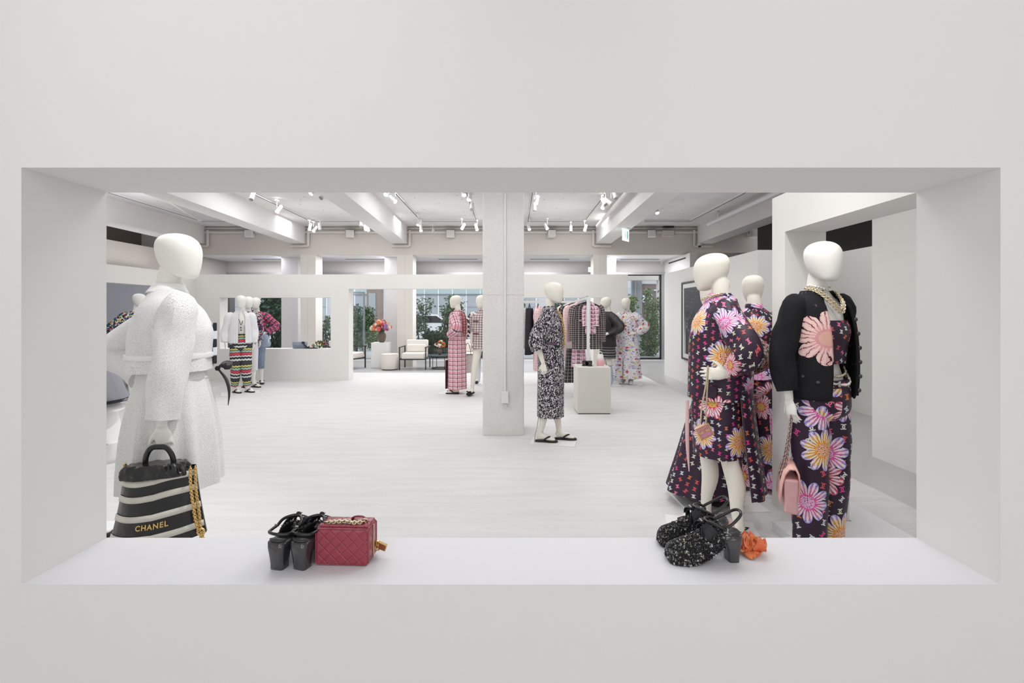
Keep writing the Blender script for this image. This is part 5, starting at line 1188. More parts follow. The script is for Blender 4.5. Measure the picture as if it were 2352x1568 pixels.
# red vanity case
x, y = sill_at(785, 1301)
b = thing('vanity_case', 'burgundy quilted leather vanity case with gold chain handle', 'bag', (x, y+.043, SILLZ), -.04)
RQ = quilt('burgundy_quilted_leather', (.36, .055, .085), (.30, .04, .065), .036, .28)
RL = leather('burgundy_leather', (.34, .05, .08), .25, .08)
hw, hd, hh = .0815, .042, .112
def rbox(m, x0, y0, z0, x1, y1, z1, r, n=6):
    """rounded box whose front (-Y), back, sides and top carry their own quilting coordinates"""
    prof = []
    N = 10
    bm = bmesh.new(); bmesh.ops.create_cube(bm, size=1.0)
    for v in bm.verts: v.co = Vector((x0+(v.co.x+.5)*(x1-x0), y0+(v.co.y+.5)*(y1-y0), z0+(v.co.z+.5)*(z1-z0)))
    bmesh.ops.bevel(bm, geom=list(bm.edges), offset=r, segments=n, affect='EDGES', profile=.5)
    bm.normal_update()
    for f in bm.faces:
        nn = f.normal; V = [v.co.copy() for v in f.verts]
        if abs(nn.y) > max(abs(nn.x), abs(nn.z))*.99: UV = [(p.x, p.z) for p in V]
        elif abs(nn.x) > abs(nn.z): UV = [(p.y, p.z) for p in V]
        else: UV = [(p.x, p.y) for p in V]
        m.add(V, [tuple(range(len(V)))], UV)
    bm.free(); return m
m = MB(); rbox(m, -hw, -hd, .002, hw, hd, hh, .010); m.build('body', RQ, b, True, weld=True)
m = MB(); rbox(m, -hw+.004, -hd+.012, hh-.002, hw-.004, hd-.006, hh+.006, .004, 3); m.build('lid', RQ, b, True, weld=True)
def rim(y_, r=.0022):
    q = .008; P = [(-hw+q, y_, .004), (hw-q, y_, .004), (hw-.001, y_, q+.002), (hw-.001, y_, hh-q), (hw-q, y_, hh-.001), (-hw+q, y_, hh-.001), (-hw+.001, y_, hh-q), (-hw+.001, y_, q+.002), (-hw+q, y_, .004)]
    m = MB(); m.tube(P, r, 6); return m.build('piping', RL, b, True)
rim(-hd+.004); rim(hd-.004)
m = MB(); m.tube([(hw+.001, .006, .006), (hw+.0015, .006, hh-.004)], .0018, 6); m.build('zip', PALEGOLD, b)
chain([(-.062, -.012, hh+.008), (-.035, -.016, hh+.011), (0, -.014, hh+.013), (.03, -.018, hh+.011), (.058, -.010, hh+.010)], .0062, .0022, PALEGOLD, 'chain_handle', b)
m = MB(); m.tube([(.012, .016, hh+.006), (.02, .012, hh+.016), (.045, .01, hh+.018), (.06, .012, hh+.008)], .006, 8, 3, flat=.5); m.build('handle_tab', RL, b, True)
m = MB(); m.torus((.060, -.006, hh+.012), .008, .0022, (0, 1, .4)); m.build('handle_ring', PALEGOLD, b, True)
m = MB(); m.obox((hw+.022, .020, .034), (.016, -.004, -.004), (0, .006, 0), (.003, 0, .009)); m.obox((hw+.007, .022, .042), (.007, 0, 0), (0, .005, 0), (0, 0, .007)); m.torus((hw+.010, .018, .030), .008, .0022, (0, 1, 0)); m.build('zip_charm', GOLD, b, bev=.001)
# orange fabric flower
x, y = sill_at(1736, 1283)
b = thing('fabric_flower', 'orange silk flower brooch lying behind the beaded heels', 'flower', (x, y+.035, SILLZ), 0)
OR = [plain('orange_silk_%d' % i, c, .6, .12, 40) for i, c in enumerate(((.92, .27, .10), (.94, .36, .17), (.90, .20, .08)))]
R = random.Random(11)
def petal(m, c, d, up, L, W, curl, n=7):
    d = Vector(d).normalized(); up = Vector(up); up = (up-d*up.dot(d)).normalized(); s = d.cross(up); V = []
    for i in range(n+1):
        u = i/n; w = W*math.sin(PI*min(1, u*.85+.12))**.7; l = L*u
        for j in range(5):
            k = (j-2)/2
            V.append(Vector(c)+d*l*math.cos(curl*u)+up*(l*math.sin(curl*u)+.16*W*math.sin(k*5+u*7)-.25*W*k*k)+s*(k*w))
    m.add(V, [(i*5+j, i*5+j+1, (i+1)*5+j+1, (i+1)*5+j) for i in range(n) for j in range(4)])
for i in range(34):
    a = R.uniform(0, 2*PI); el = R.uniform(-.1, 1.25); d = Vector((math.cos(a)*math.cos(el)*1.25, math.sin(a)*math.cos(el)*.8, math.sin(el)+.05))
    m = MB(); c0 = Vector((R.uniform(-.025, .02), R.uniform(-.012, .012), .014)); petal(m, c0, d, (0, 0, 1), R.uniform(.034, .054), R.uniform(.013, .022), R.uniform(-.5, .9)); m.build('petal', OR[i % 3], b, True, thick=.0008)
x, y = sill_at(1688, 1235)
b = thing('fabric_flower', 'pale pink silk petals peeping out behind the slingback straps', 'flower', (x, y+.015, SILLZ), 0)
PP = plain('pale_pink_silk', (.88, .60, .55), .6, .1, 40)
for i in range(9):
    a = R.uniform(1.2, 3.0); el = R.uniform(.5, 1.35); d = Vector((math.cos(a)*math.cos(el), math.sin(a)*math.cos(el), math.sin(el)))
    m = MB(); petal(m, (0, 0, .006), d, (0, 0, 1), R.uniform(.035, .052), .014, R.uniform(-.4, .6)); m.build('petal', PP, b, True, thick=.0008)

# ================================================================ pedestals, rack and garments in the middle
Yp = 6.8; w = wx(1403.5, Yp)-wx(1327, Yp)
b = thing('pedestal', 'white display pedestal carrying black loafers in the middle of the floor', 'pedestal', (wx(1365, Yp), Yp+w/2, .006), 0)
hp_ = wz(843.5, Yp)-.006
m = MB(); m.box(-w/2, -w/2, .012, w/2, w/2, hp_); m.build('body', PEDESTAL, b, bev=.004); m = MB(); m.box(-w/2+.01, -w/2+.01, 0, w/2-.01, w/2-.01, .012); m.build('plinth', BLACK, b)
PT = hp_+.006
def loafer(lb, x, y, z, rz):
    t = thing('loafer', lb, 'shoe', (x, y, z), rz, 'pair of loafers on the pedestal')
    m = MB(); m.tube([(-.02, 0, .03), (.03, 0, .036), (.12, 0, .036), (.19, 0, .030), (.235, 0, .022)], [.022, .036, .042, .042, .012], 16, 4, flat=.7, up=(0, 0, 1)); m.build('upper', BLACKLEATHER, t, True)
    m = MB(); m.loft([(.03, .045, .034, .03), (.05, .046, .035, .03), (.075, .04, .034, .025)], 20, 2, cap=False); m.build('heel_counter', BLACKLEATHER, t, True, thick=.004)
    m = MB(); m.box(-.02, -.034, 0, .235, .034, .010); m.box(-.022, -.032, 0, .04, .032, .022); m.build('sole', RUBBER, t, bev=.006)
    m = MB(); m.ball((-.022, 0, .045), .004, .006, .006, 8, 5); m.build('stud', GOLD, t); return t
loafer('black loafer on the pedestal nearer the garment rack', wx(1343, 6.95), 6.98, PT, 1.35); loafer('black loafer on the pedestal beside the pink bag', wx(1355, 6.95), 6.95, PT, 1.5)
b = thing('bucket_bag', 'small bag fading from white to pink on the pedestal', 'bag', (wx(1379, 7.02), 7.02, PT), .2)
g = G('white_to_pink_leather'); u, v = g.uv(); PB = g.done(g.mix(g.step(v, .05, .13), (.82, .42, .48), (.85, .83, .80)), .45)
m = MB(); m.loft([(0, .045, .035), (.02, .052, .04), (.10, .05, .038), (.15, .042, .03), (.17, .034, .022)], 24, 3, pw=.8, ripple=folds(.002, 9)); m.build('body', PB, b, True)
m = MB(); m.tube([(-.03, 0, .15), (-.02, 0, .20), (.02, 0, .20), (.03, 0, .15)], .004, 6, 3); m.build('handle', WHITE, b, True)
# garment rack
ra, rb = 7.4, 9.55; rxa, rxb = wx(1351, ra), wx(1323, rb); rz_ = wz(685.5, ra)
b = thing('garment_rack', 'white L shaped square tube garment rack behind the pedestal', 'rack', (rxa, ra, .006), 0)
s = .022
m = MB(); m.box(-s, -s, 0, s, s, rz_+.02); m.build('upright', WHITE, b); 
m = MB(); m.box(rxb-rxa-s, rb-ra-s, 0, rxb-rxa+s, rb-ra+s, rz_+.02); m.build('upright', WHITE, b)
m = MB(); m.box(-1.55-s, rb-ra-s, 0, -1.55+s, rb-ra+s, rz_+.02); m.build('upright', WHITE, b)
m = MB(); m.obox(((rxb-rxa)/2, (rb-ra)/2, rz_), ((rxb-rxa)/2, (rb-ra)/2, 0), (s, 0, 0), (0, 0, s)); m.build('rail', WHITE, b)
m = MB(); m.box(-1.55, rb-ra-s, rz_-s-.01, rxb-rxa, rb-ra+s, rz_+s-.01); m.build('rail', WHITE, b)
def hanger(x, y, rz, lb):
    t = thing('hanger', lb, 'hanger', (x, y, rz_+.006), rz, 'black hangers on the rack')
    m = MB(); m.tube([(-.005, 0, .015), (.0, 0, .034), (.018, 0, .028), (.012, 0, .0), (0, 0, -.02), (0, 0, -.06)], .0035, 6, 3); m.build('hook', BLACK, t, True)
    m = MB(); m.tube([(-.19, 0, -.125), (-.10, 0, -.085), (0, 0, -.055), (.10, 0, -.085), (.19, 0, -.125)], [.008, .011, .012, .011, .008], 8, 3); m.build('arms', BLACK, t, True)
def garment(name, lb, cat, x, y, rz, mat, W, L, sl=.0, top=.06, flare=0.0, D=.05, sleeves=True, straps=False, shift=0, extra=None):
    """hung cloth: shoulders W wide, L long, sleeves sl long"""
    t = thing(name, lb, cat, (x, y, rz_+.006), rz)
    zt = -top; A = [(zt-L, W/2*(1+flare), D*1.1), (zt-L*.6, W/2*(1+flare*.6), D), (zt-L*.25, W/2*(1+flare*.2), D*.95), (zt-.10, W/2*.96, D*.9), (zt-.055, W/2*.82, D*.8), (zt-.02, W/2*.45, D*.7), (zt, W/2*.24, D*.6)]
    if straps: A = A[:-2]
    m = MB(); m.loft(A, 40, 4, ripple=folds(.008, 6, shift)); 
    if sl:
        for s_ in (-1, 1): m.tube([(s_*W*.40, 0, zt-.07), (s_*W*.49, 0, zt-.14), (s_*W*.53, .0, zt-.14-sl*.5), (s_*W*.535, -.02, zt-.14-sl)], [.04, .062, .055, .048], 18, 4, ripple=crease(.004, s_), vflip=True)
    m.build('cloth', mat, t, True)
    if straps:
        m = MB()
        for s_ in (-1, 1): m.tube([(s_*.07, 0, -.085), (s_*.09, 0, zt-.12)], .006, 6)
        m.build('strap', mat, t)
    if extra: extra(t)
    return t
GING = plaid('black_white_check_tweed', (.018, .018, .02), [(.034, .008, 0, 'b', (.60, .50, .48), .55)])
PKT = plaid('pink_black_grid_tweed', (.82, .44, .58), [(.06, .010, 0, 'b', (.05, .03, .05), .9), (.06, .018, .02, 'b', (.87, .68, .74), .7)])
DKG = plaid('black_fine_grid', (.018, .018, .02), [(.055, .005, 0, 'b', (.55, .52, .48), .7)])
PKG = plaid('pale_pink_gingham', (.82, .52, .55), [(.05, .022, 0, 'b', (.86, .70, .70), .7)])
def rail(t_): return rxa+(rxb-rxa)*t_, ra+(rb-ra)*t_
def braid(t):
    m = MB(); m.box(-.15, -.062, -.36, -.05, -.048, -.335); m.box(.06, -.062, -.36, .15, -.048, -.335); m.build('pocket_braid', plain('pink_white_braid', (.80, .62, .62), .8, .3, 120), t, bev=.003)
    m = MB()
    for z in (-.62, -.72, -.80): m.ball((.03, -.06, z), .011)
    m.build('button', PEARL, t)
ITEMS = [(.06, 'blouse', 'frilled pink grid tweed blouse, nearest garment on the short rail', 'blouse', PKT, .15, .50, .25, .05, 0, .04, .05), (.15, 'jacket', 'long black and white check jacket facing out on the rack', 'jacket', GING, .46, .76, .50, .05, .05, .05, .02), (.27, 'blouse', 'pale pink shirt right behind the check jacket', 'blouse', PKG, .46, .70, .52, .05, 0, .05, -.06),
    (.38, 'jacket', 'black fine grid jacket with dark sleeve showing at the side', 'jacket', DKG, .48, .62, .50, .05, 0, .05, -.12), (.50, 'coat', 'white edged pale coat behind the black grid jacket', 'coat', plain('ivory_cloth', (.78, .75, .73), .8), .46, .8, .5, .05, .1, .05, -.14), (.62, 'dress', 'pink plaid long dress deep in the rack', 'dress', PKP if False else PKG, .44, 1.05, .3, .05, .2, .05, -.16)]
for k, (tt, nm, lb, ct, mt, W, L, sl, top, fl, D, dx) in enumerate(ITEMS):
    x, y = rail(tt); hanger(x, y, 0, 'black hanger holding the '+lb.split(',')[0].replace('nearest ', '')[:70]); garment(nm, lb, ct, x+dx, y, rnd.uniform(-.06, .06), mt, W, L, sl, top, fl, D, extra=braid if k == 1 else None)
# skirt and shorts clipped lower on the rail
x, y = rail(.33)
def hungpiece(name, lb, cat, x, y, mat, z0, z1, w0, w1, d=.03, rz=0, rip=.008):
    t = thing(name, lb, cat, (x, y, z0), rz); m = MB(); m.loft([(0, w0, d), ((z1-z0)*.5, (w0+w1)/2, d), (z1-z0, w1, d*.8)], 36, 4, ripple=folds(rip, 5)); m.build('cloth', mat, t, True); return t
hungpiece('skirt', 'black skirt with slanting fine grid hanging low beside the pedestal', 'skirt', wx(1309, y), y, DKG, wz(878, y), wz(800, y), .11, .05, .06, .3)
x, y = rail(.20); hungpiece('shorts', 'pink shorts hanging below the check jacket', 'shorts', wx(1328, y), y, PKT, wz(843, y), wz(800, y), .12, .10)
# far rail garments seen edge-on
def edge(name, lb, cat, px, mat, L, W, flare, D=.07, straps=True, sl=0):
    x = wx(px, rb); hanger(x, rb, PI/2-.1, 'black hanger on the far rail with the '+lb[:44]); return garment(name, lb, cat, x, rb, PI/2-.25, mat, W, L, sl, .08, flare, D, straps=straps)
TUL = plain('black_tulle', (.022, .02, .028), .7)
edge('dress', 'black tulle cocktail dress hanging edge-on beside the pillar', 'dress', 1216, TUL, .97, .30, .75, .075); edge('dress', 'long pink tweed dress hanging edge-on behind the tweed coat', 'dress', 1236, PKG, 1.28, .34, .5, .08, False, .25); edge('scarf', 'narrow pale striped garment half behind the pillar edge', 'scarf', 1205, plaid('pale_stripe', (.84, .78, .78), [(.06, .008, 0, 'v', (.55, .40, .45), .7)]), .86, .22, 0, .05)

# ================================================================ lounge by the windows
Yl = 12.46
b = thing('pedestal', 'white pedestal carrying the big flower vase by the window', 'pedestal', (wx(871, Yl), Yl+.19, 0), 0); w = wx(889.8, Yl)-wx(852.5, Yl); hl = wz(787, Yl)
m = MB(); m.box(-w/2, -.19, .01, w/2, .19, hl); m.build('body', WHITE, b, bev=.004); m = MB(); m.box(-w/2+.01, -.18, 0, w/2-.01, .18, .01); m.build('plinth', BEIGE, b)
def bouquet(b, z, R0, n, seed, cols, spread, fl=.035):
    R = random.Random(seed); M_ = [plain('blossom_%d_%d' % (seed, i), c, .7, .1, 60) for i, c in enumerate(cols)]; LF = plain('bouquet_leaf_%d' % seed, (.10, .22, .06), .6, .2, 20)
    lv = MB()
    for i in range(n):
        a = R.uniform(0, 2*PI); e = R.uniform(.15, 1.5); rr = R0*R.uniform(.55, 1.0); d = Vector((math.cos(a)*math.cos(e)*spread, math.sin(a)*math.cos(e)*spread, math.sin(e))); p = Vector((0, 0, z))+d*rr
        m = MB(); k = fl*R.uniform(.7, 1.3)
        for j in range(6):
            q = a+j*PI/3; m.ball(p+Vector((math.cos(q)*k*.6, -k*.2+math.sin(q)*k*.2, math.sin(q)*k*.6)), k*.5, k*.35, k*.5, 6, 4)
        m.ball(p-Vector((0, k*.3, 0)), k*.4, n=6, m=4); m.build('flower', M_[R.randrange(len(M_))], b, True)
        lv.tube([(0, 0, max(.006, z-.1)), p*.5+Vector((0, 0, z*.5)), p], .004, 5); 
        for j in range(2): petal(lv, Vector((0, 0, z))+d*rr*.5, d+Vector((R.uniform(-1, 1), R.uniform(-1, 1), R.uniform(-.3, 1))), (0, 0, 1), .10, .02, .3, 4)
    lv.build('foliage', LF, b, True)['kind'] = 'stuff'
CLAY = plain('taupe_clay', (.17, .13, .115), .8, .15, 14)
b = thing('flower_vase', 'taupe clay vase with a big mixed bouquet on the window pedestal', 'vase', (wx(877, Yl+.2), Yl+.2, hl), 0)
m = MB(); m.loft([(0, .055, .055), (.05, .085, .085), (.15, .108, .108), (.22, .098, .098), (.27, .062, .062), (.29, .058, .058)], 24, 4); m.build('vase', CLAY, b, True)
MIX = [(.75, .04, .06), (.80, .22, .08), (.85, .78, .70), (.78, .40, .42), (.32, .20, .50), (.85, .55, .30), (.80, .10, .20)]
bouquet(b, .31, .29, 66, 21, MIX, 1.0, .040)
b = thing('pouf', 'round cream upholstered pouf in front of the window pedestal', 'pouf', (wx(891, 12.0), 12.2, 0), 0)
m = MB(); m.tube([(0, 0, .02), (0, 0, .03), (0, 0, .37), (0, 0, .40)], [.205, .218, .218, .205], 36); m.build('cushion', CREAM, b, True, bev=.01); m = MB(); m.tube([(0, 0, 0), (0, 0, .02)], .2, 30); m.build('base', BLACK, b); m = MB(); m.torus((0, 0, .385), .214, .005, n=36); m.build('piping', CREAM, b, True)
def armchair(lb, x, y, rz):
    t = thing('armchair', lb, 'armchair', (x, y, 0), rz, 'cream armchairs by the window')
    m = MB(); rbox(m, -.29, -.30, .27, .29, .26, .42, .03, 3); m.build('seat', CREAM, t, True, weld=True)
    m = MB(); rbox(m, -.285, .20, .40, .285, .32, .74, .035, 3); m.xf(Matrix.Translation((0, .24, .4)) @ Matrix.Rotation(-.2, 4, 'X') @ Matrix.Translation((0, -.24, -.4))); m.build('backrest', CREAM, t, True, weld=True)
    m = MB(); rbox(m, -.25, .10, .42, .25, .20, .62, .04, 3); m.xf(Matrix.Translation((0, .15, .42)) @ Matrix.Rotation(-.22, 4, 'X') @ Matrix.Translation((0, -.15, -.42))); m.build('lumbar_cushion', CREAM, t, True, weld=True)
    m = MB()
    for s_ in (-1, 1): m.obox((s_*.325, 0, .275), (.011, 0, 0), (0, .31, 0), (0, 0, .011))
    m.obox((0, -.30, .262), (.325, 0, 0), (0, .011, 0), (0, 0, .011)); m.obox((0, .30, .262), (.325, 0, 0), (0, .011, 0), (0, 0, .011)); m.build('seat_frame', BLACK, t)
    for s_ in (-1, 1):
        for yy in (-.30, .30):
            m = MB(); m.box(s_*.33-.013, yy-.013, 0, s_*.33+.013, yy+.013, .56); m.build('leg', BLACK, t)
        m = MB(); m.box(s_*.33-.016, -.335, .555, s_*.33+.016, .335, .58); m.build('armrest', BLACK, t, bev=.005)
    return t
armchair('cream armchair with black frame facing out beside the middle column', wx(950, 12.2), 12.38, .0)
armchair('cream armchair with black frame turned sideways, cut by the partition edge', wx(795, 12.3), 12.4, PI/2-.35)
armchair('cream armchair with black frame behind the pink plaid dress', wx(1067, 12.3), 12.45, -.1)
b = thing('side_table', 'low round black side table between the armchairs', 'table', (wx(1009, 12.17), 12.4, 0), 0)
m = MB(); m.tube([(0, 0, .34), (0, 0, .36)], .28, 36); m.build('tabletop', plain('dark_glass_top', (.16, .20, .22), .12, spec=.6), b); m = MB(); m.torus((0, 0, .33), .27, .012, n=36); m.build('rim', BLACK, b, True); m = MB(); m.torus((0, 0, .012), .23, .011, n=36); m.build('base_ring', BLACK, b, True)
for q in (.6, 2.2, 3.8, 5.3):
    m = MB(); m.tube([(.23*math.cos(q), .23*math.sin(q), .012), (.23*math.cos(q), .23*math.sin(q), .34)], .008, 8); m.build('leg', BLACK, b)
b = thing('flower_vase', 'small dark vase of red and cream flowers on the round side table', 'vase', (wx(1010, 12.4), 12.4, .36), 0)
m = MB(); m.loft([(0, .035, .035), (.05, .06, .06), (.10, .065, .065), (.15, .04, .04), (.165, .042, .042)], 20, 3); m.build('vase', CLAY, b, True); bouquet(b, .19, .17, 22, 31, MIX[:4]+[(.85, .80, .72)], .95, .030)

# ================================================================ on the ledge of the back display opening
yl = 10.30
b = thing('handbag', 'grey blue denim bag standing on the back display ledge', 'bag', (wx(689, yl), yl, LEDGE), .1)
m = MB(); rbox(m, -.14, -.05, 0, .14, .05, .145, .02, 3); m.build('body', plain('grey_denim', (.33, .37, .46), .8, .12, 12), b, True, weld=True); m = MB(); rbox(m, -.143, -.056, .06, .143, .056, .15, .015, 3); m.build('flap', plain('grey_denim_flap', (.38, .42, .50), .8, .12, 12), b, True, weld=True); m = MB(); m.box(-.1, -.058, .01, .12, -.052, .045); m.build('pocket', DENIM, b)
b = thing('open_toe_shoe', 'black bow trimmed shoe leaning against the denim bag on the ledge', 'shoe', (wx(703, yl-.03), yl-.05, LEDGE), .4)
m = MB(); m.tube([(.05, 0, .02), (0, 0, .06), (-.04, 0, .11), (-.07, 0, .15)], [.02, .03, .035, .02], 10, 3, flat=.5); m.build('upper', BLACKLEATHER, b, True); m = MB(); m.ball((-.05, -.03, .13), .035, .02, .025); m.build('bow', BLACKSATIN, b, True)
b = thing('flat_sandal', 'flat black sandal lying beside the denim bag', 'shoe', (wx(716, yl-.03), yl-.04, LEDGE), .1)
m = MB(); m.tube([(-.12, 0, .012), (0, 0, .012), (.12, 0, .012)], [.03, .042, .03], 12, 3, flat=.3, up=(0, 0, 1)); m.build('sole', RUBBER, b, True); m = MB(); m.tube([(-.06, -.035, .02), (-.05, 0, .055), (-.06, .035, .02)], .008, 6, 3); m.tube([(.05, -.035, .02), (.04, 0, .05), (.05, .035, .02)], .007, 6, 3); m.build('strap', BLACKLEATHER, b, True)
b = thing('flower_bunch', 'small mixed bunch of flowers lying on the back display ledge', 'flowers', (wx(733, yl), yl+.02, LEDGE), 0)
bouquet(b, .02, .14, 16, 41, [(.80, .24, .10), (.78, .05, .30), (.85, .82, .78), (.75, .10, .12)], 1.3, .022)

# ================================================================ outside the windows
m = MB(); m.box(-30, 15.2, -.12, 30, 60, 0.0); o = struct('pavement', m, plain('pale_pavement', (.62, .62, .64), .8, .06, 1.5))
LEAFS = [plain('leaf_green_%d' % i, c, .5, .25, 3) for i, c in enumerate(((.08, .18, .06), (.05, .12, .05), (.20, .28, .13), (.15, .23, .14), (.26, .36, .12)))]
BARK = plain('bark', (.14, .10, .08), .9, .2, 20)
def bush(name, lb, cat, px, Y, ztop, wpx, z0=0.0, n=1700, leaf=.07, mats=(0,), seed=1, depth=.5, airy=.0, stems=3, zlow=.05):
    R = random.Random(seed); x = wx(px, Y); W = wpx*Y/F/2; t = thing(name, lb, cat, (x, Y, z0), 0); h = ztop-z0
    lumps = [(R.gauss(0, .38), R.gauss(0, .5), R.uniform(zlow, 1.0)) for _ in range(26)]
    for k, mi in enumerate(mats):
        m = MB(); V = []; Fs = []
        for i in range(n//len(mats)):
            lx, ly, lz = R.choice(lumps); tp = 1-.55*max(0, lz-.35)
            p = Vector(((lx+R.gauss(0, .17))*W*tp, (ly+R.gauss(0, .2))*depth, max(.02, min(1.04, lz+R.gauss(0, .075)))*h))
            if abs(p.x) > W*1.15: continue
            d = Vector((R.gauss(0, 1), R.gauss(0, 1), R.gauss(-.3, .8))).normalized(); s_ = d.cross(Vector((R.gauss(0, 1), R.gauss(0, 1), R.gauss(0, 1)))).normalized(); L = leaf*R.uniform(.6, 1.3)
            q = len(V); V += [p, p+d*L*.5+s_*L*.24, p+d*L, p+d*L*.5-s_*L*.24]; Fs.append((q, q+1, q+2, q+3))
        m.add(V, Fs); o = put('foliage', m.mesh('foliage', False, False), LEAFS[mi], t); o['kind'] = 'stuff'
    for i in range(stems):
        m = MB(); a = R.uniform(-.4, .4)*W; m.tube([(a*.4, 0, 0), (a*.8, R.uniform(-.1, .1), h*.4), (a*1.3, R.uniform(-.2, .2), h*.92)], [.03, .02, .006], 6, 3); m.build('stem', BARK, t, True)
    return t
bush('tree', 'big leafy dark green tree right outside the display opening', 'tree', 638, 15.9, wz(668, 15.9), 118, n=5200, leaf=.16, mats=(0, 1, 0, 3), seed=3, stems=4)
bush('shrub', 'loose shrub with pale leaves at the east end of the display opening', 'shrub', 745, 16.2, wz(728, 16.2), 44, n=900, leaf=.10, mats=(3, 2), seed=5)
bush('shrub', 'rounded olive shrub seen through the lounge window behind the vase', 'shrub', 846, 19.5, wz(712, 19.5), 52, n=2600, leaf=.11, mats=(2, 3, 0), seed=7)
bush('shrub', 'dark green shrub beside the glass door frame outside the lounge', 'shrub', 818, 17.5, wz(706, 17.5), 30, n=1500, leaf=.11, mats=(3, 0), seed=8)
bush('shrub', 'bright green low shrub at the foot of the olive one', 'shrub', 862, 18.5, wz(752, 18.5), 26, n=900, leaf=.10, mats=(4, 0), seed=9)
bush('sapling', 'thin young tree outside the window beside the middle column', 'tree', 968, 15.8, wz(690, 15.8), 50, n=900, leaf=.10, mats=(2, 3), seed=11, stems=2, zlow=.35)
bush('tree', 'full green bush with mottled leaves behind the pink plaid dress', 'tree', 1036, 15.9, wz(688, 15.9), 88, n=5000, leaf=.12, mats=(0, 2, 4, 3), seed=13, stems=4)
bush('shrub', 'low dark hedge shrub behind the round side table', 'shrub', 1000, 15.3, wz(765, 15.3), 90, n=2600, leaf=.10, mats=(1, 0), seed=15)
bush('shrub', 'dark conifer shrub seen behind the rack above the tweed coat', 'shrub', 1283, 15.8, wz(694, 15.8), 48, n=1800, leaf=.12, mats=(1, 0), seed=17)
bush('tree', 'light green feathery tree outside the east window', 'tree', 1496, 16.0, wz(672, 16.0), 62, n=3800, leaf=.10, mats=(4, 2, 0), seed=19, stems=3)
bush('shrub', 'small leafy branch behind the floral dress head', 'shrub', 1452, 15.4, wz(688, 15.4), 26, n=260, leaf=.12, mats=(4,), seed=21, stems=1, zlow=.82)
bush('sapling', 'bare twiggy sapling in front of the parked car', 'tree', 896, 21.0, wz(680, 21), 26, n=60, leaf=.05, mats=(3,), seed=23, stems=9)
# building across the street
FW = plain('pale_facade', (.60, .61, .64), .7, .05, .6); FG = plain('facade_glass', (.44, .47, .50), .15, .1, .8, spec=.6); TEAL = plain('teal_glass_band', (.46, .58, .58), .2, .06, 1)
Yf = 33.0
b = thing('office_building', 'pale office building with a teal glass band across the street', 'building', (0, Yf, 0), 0)
m = MB(); m.box(-34, 0, 0, 13, 8, 11); m.build('wall', FW, b)
m = MB(); m.box(-34, -.10, wz(677.5, Yf), 13, 0, wz(675.5, Yf)); m.build('cornice', plain('dark_sill_metal', (.18, .20, .23), .5), b)
x = -33.0; k = 0
while x < 12.5:
    for (z0, z1, nm, mt) in ((wz(675, Yf), wz(661, Yf), 'balcony_pane', TEAL), (wz(757, Yf), wz(680, Yf), 'window', FG if k % 3 else FW)):
        m = MB(); m.box(x, -.03, z0, x+.86, .02, z1); o = m.build(nm, mt, b)
        if nm == 'window' and k % 3:
            m = MB(); m.box(x, -.045, z0+(z1-z0)*.66, x+.86, -.03, z0+(z1-z0)*.66+.07); m.box(x, -.045, z0+(z1-z0)*.36, x+.86, -.03, z0+(z1-z0)*.36+.05); m.build('window_bar', plain('grey_bar_%d' % k, (.30, .33, .38), .5), o)
    m = MB(); m.box(x+.87, -.06, 0, x+.95, 0, wz(661, Yf)); m.build('mullion', WHITE, b)
    x += .96; k += 1
m = MB(); m.box(-34, -.05, wz(661, Yf), 13, 0, wz(659, Yf)); m.build('band', FW, b)
# nearer brown pier and doorway seen through the lounge window
b = thing('building_pier', 'brown rendered pier outside the lounge window', 'building', (wx(862, 24), 24, 0), 0)
w = 40*24/F/2
m = MB(); m.box(-w, 0, 0, w, .8, 5); m.build('wall', plain('brown_render', (.33, .26, .23), .85, .05, 2), b); m = MB(); m.box(-w+.12, -.05, wz(725, 24), -w+.46, 0, wz(673, 24)); m.build('window', FG, b); m = MB(); m.box(w, -.1, 0, w+.18, .5, 5); m.build('white_jamb', FW, b)
b = thing('door_frame', 'pale glazed entrance door standing open outside the lounge', 'door', (wx(823, 16.5), 16.5, 0), .5)
m = MB(); m.box(-.28, -.03, 0, -.24, .03, wz(674, 16.5)); m.box(.16, -.03, 0, .22, .03, wz(674, 16.5)); m.box(-.28, -.03, wz(674, 16.5), .22, .03, wz(670, 16.5)); m.build('frame', STEEL, b); m = MB(); m.box(-.24, -.005, 0, .16, .005, wz(674, 16.5)); m.build('glass_pane', GLASS, b)
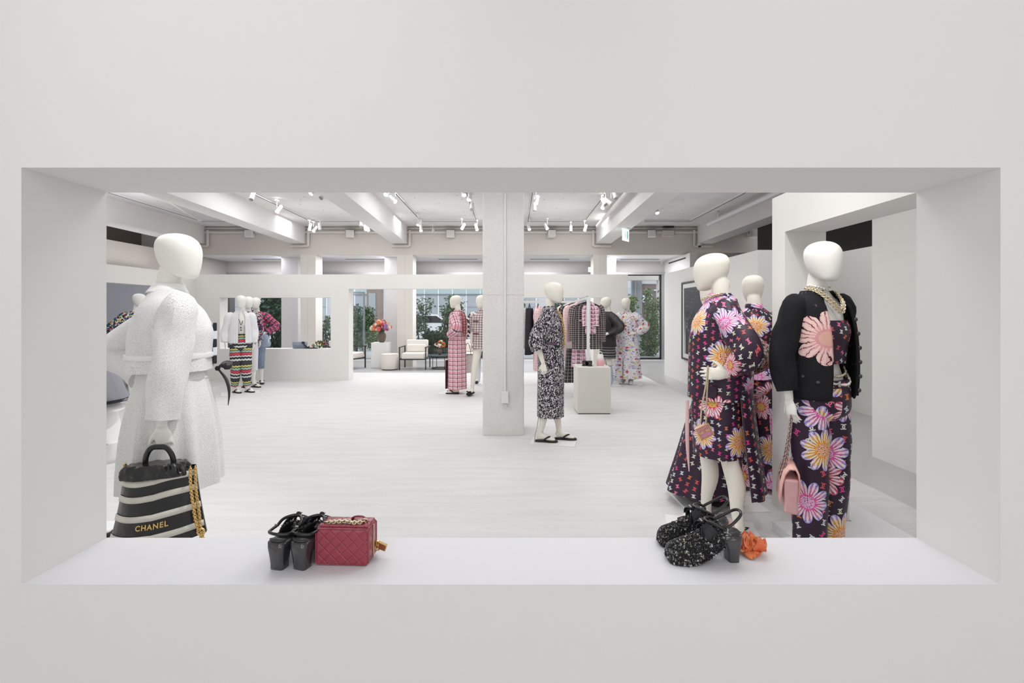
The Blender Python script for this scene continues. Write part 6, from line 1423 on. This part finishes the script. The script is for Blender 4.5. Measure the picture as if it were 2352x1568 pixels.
# parked car
Yc = 26.0
b = thing('car', 'white car parked across the street behind the shrubs', 'car', (wx(978, Yc), Yc, 0), 0)
m = MB(); m.prism([(-2.15, .28), (2.15, .28), (2.15, .78), (1.5, .86), (.75, 1.34), (-1.25, 1.36), (-1.95, .95), (-2.15, .8)], -.82, .82); m.build('body', plain('white_car_paint', (.80, .80, .82), .2, .02, coat=.5), b, bev=.06)
m = MB(); m.prism([(-1.85, .92), (-.55, .92), (-.55, 1.28), (-1.22, 1.29)], -.835, .835); m.prism([(-.45, .92), (1.25, .90), (.70, 1.27), (-.45, 1.28)], -.835, .835); m.build('window', plain('car_glass', (.03, .03, .035), .1), b)
for xw in (-1.35, 1.35):
    for yw in (-.80, .80):
        m = MB(); m.tube([(xw, yw-.1, .31), (xw, yw+.1, .31)], .31, 20); o = m.build('wheel', RUBBER, b); m = MB(); m.tube([(xw, yw-.11, .31), (xw, yw+.11, .31)], .19, 14); m.build('hubcap', STEEL, o)
# through the east window: grey pipe wall, brick block with an air conditioner, concrete frame
b = thing('brick_annex', 'brown brick annex with concrete band outside the east window', 'building', (wx(1490, 19), 19, 0), 0)
BR = plain('brown_brick', (.26, .19, .17), .85, .2, 8)
m = MB(); m.box(-.35, 0, 0, .75, 1, wz(652, 19)); m.build('wall', BR, b); m = MB(); m.box(-.4, -.05, wz(652, 19), .8, 1, 4.5); m.build('concrete_band', FW, b)
m = MB(); m.box(.02, -.12, wz(668, 19), .42, -.06, wz(665, 19)); m.box(.48, -.14, 0, .52, -.1, 4); m.build('railing', WHITE, b)
b = thing('air_conditioner', 'white outdoor air conditioner unit on the brick annex', 'air conditioner', (wx(1487, 18.6), 18.6, wz(694, 18.6)), 0)
m = MB(); m.box(-.16, -.1, 0, .16, .1, .30); m.box(-.1, .1, .05, .1, .41, .08); m.build('case', WHITE, b, bev=.02); m = MB(); m.torus((-.02, -.105, .15), .10, .012, (0, 1, 0), 18); m.tube([(-.02, -.10, .15), (-.02, -.108, .15)], .09, 18); m.build('fan_grille', STEEL, b)
b = thing('metal_screen', 'pale grey metal screen wall behind the floral dress', 'wall', (wx(1463, 17.5), 17.5, 0), 0)
m = MB(); m.box(-.20, 0, 0, .19, .12, wz(642, 17.5)); m.build('sheet', plain('grey_screen', (.46, .48, .53), .5), b); m = MB(); m.tube([(-.07, -.04, 0), (-.07, -.04, 3.2)], .03, 8); m.build('downpipe', STEEL, b)
b = thing('concrete_portal', 'pale concrete frame of the passage outside the east window', 'wall', (wx(1500, 16.8), 16.8, 0), 0)
m = MB(); m.box(.20, 0, 0, .40, .3, 4.2); m.box(-.9, 0, wz(643, 16.8), .40, .3, 4.2); m.build('frame', BEIGE, b)
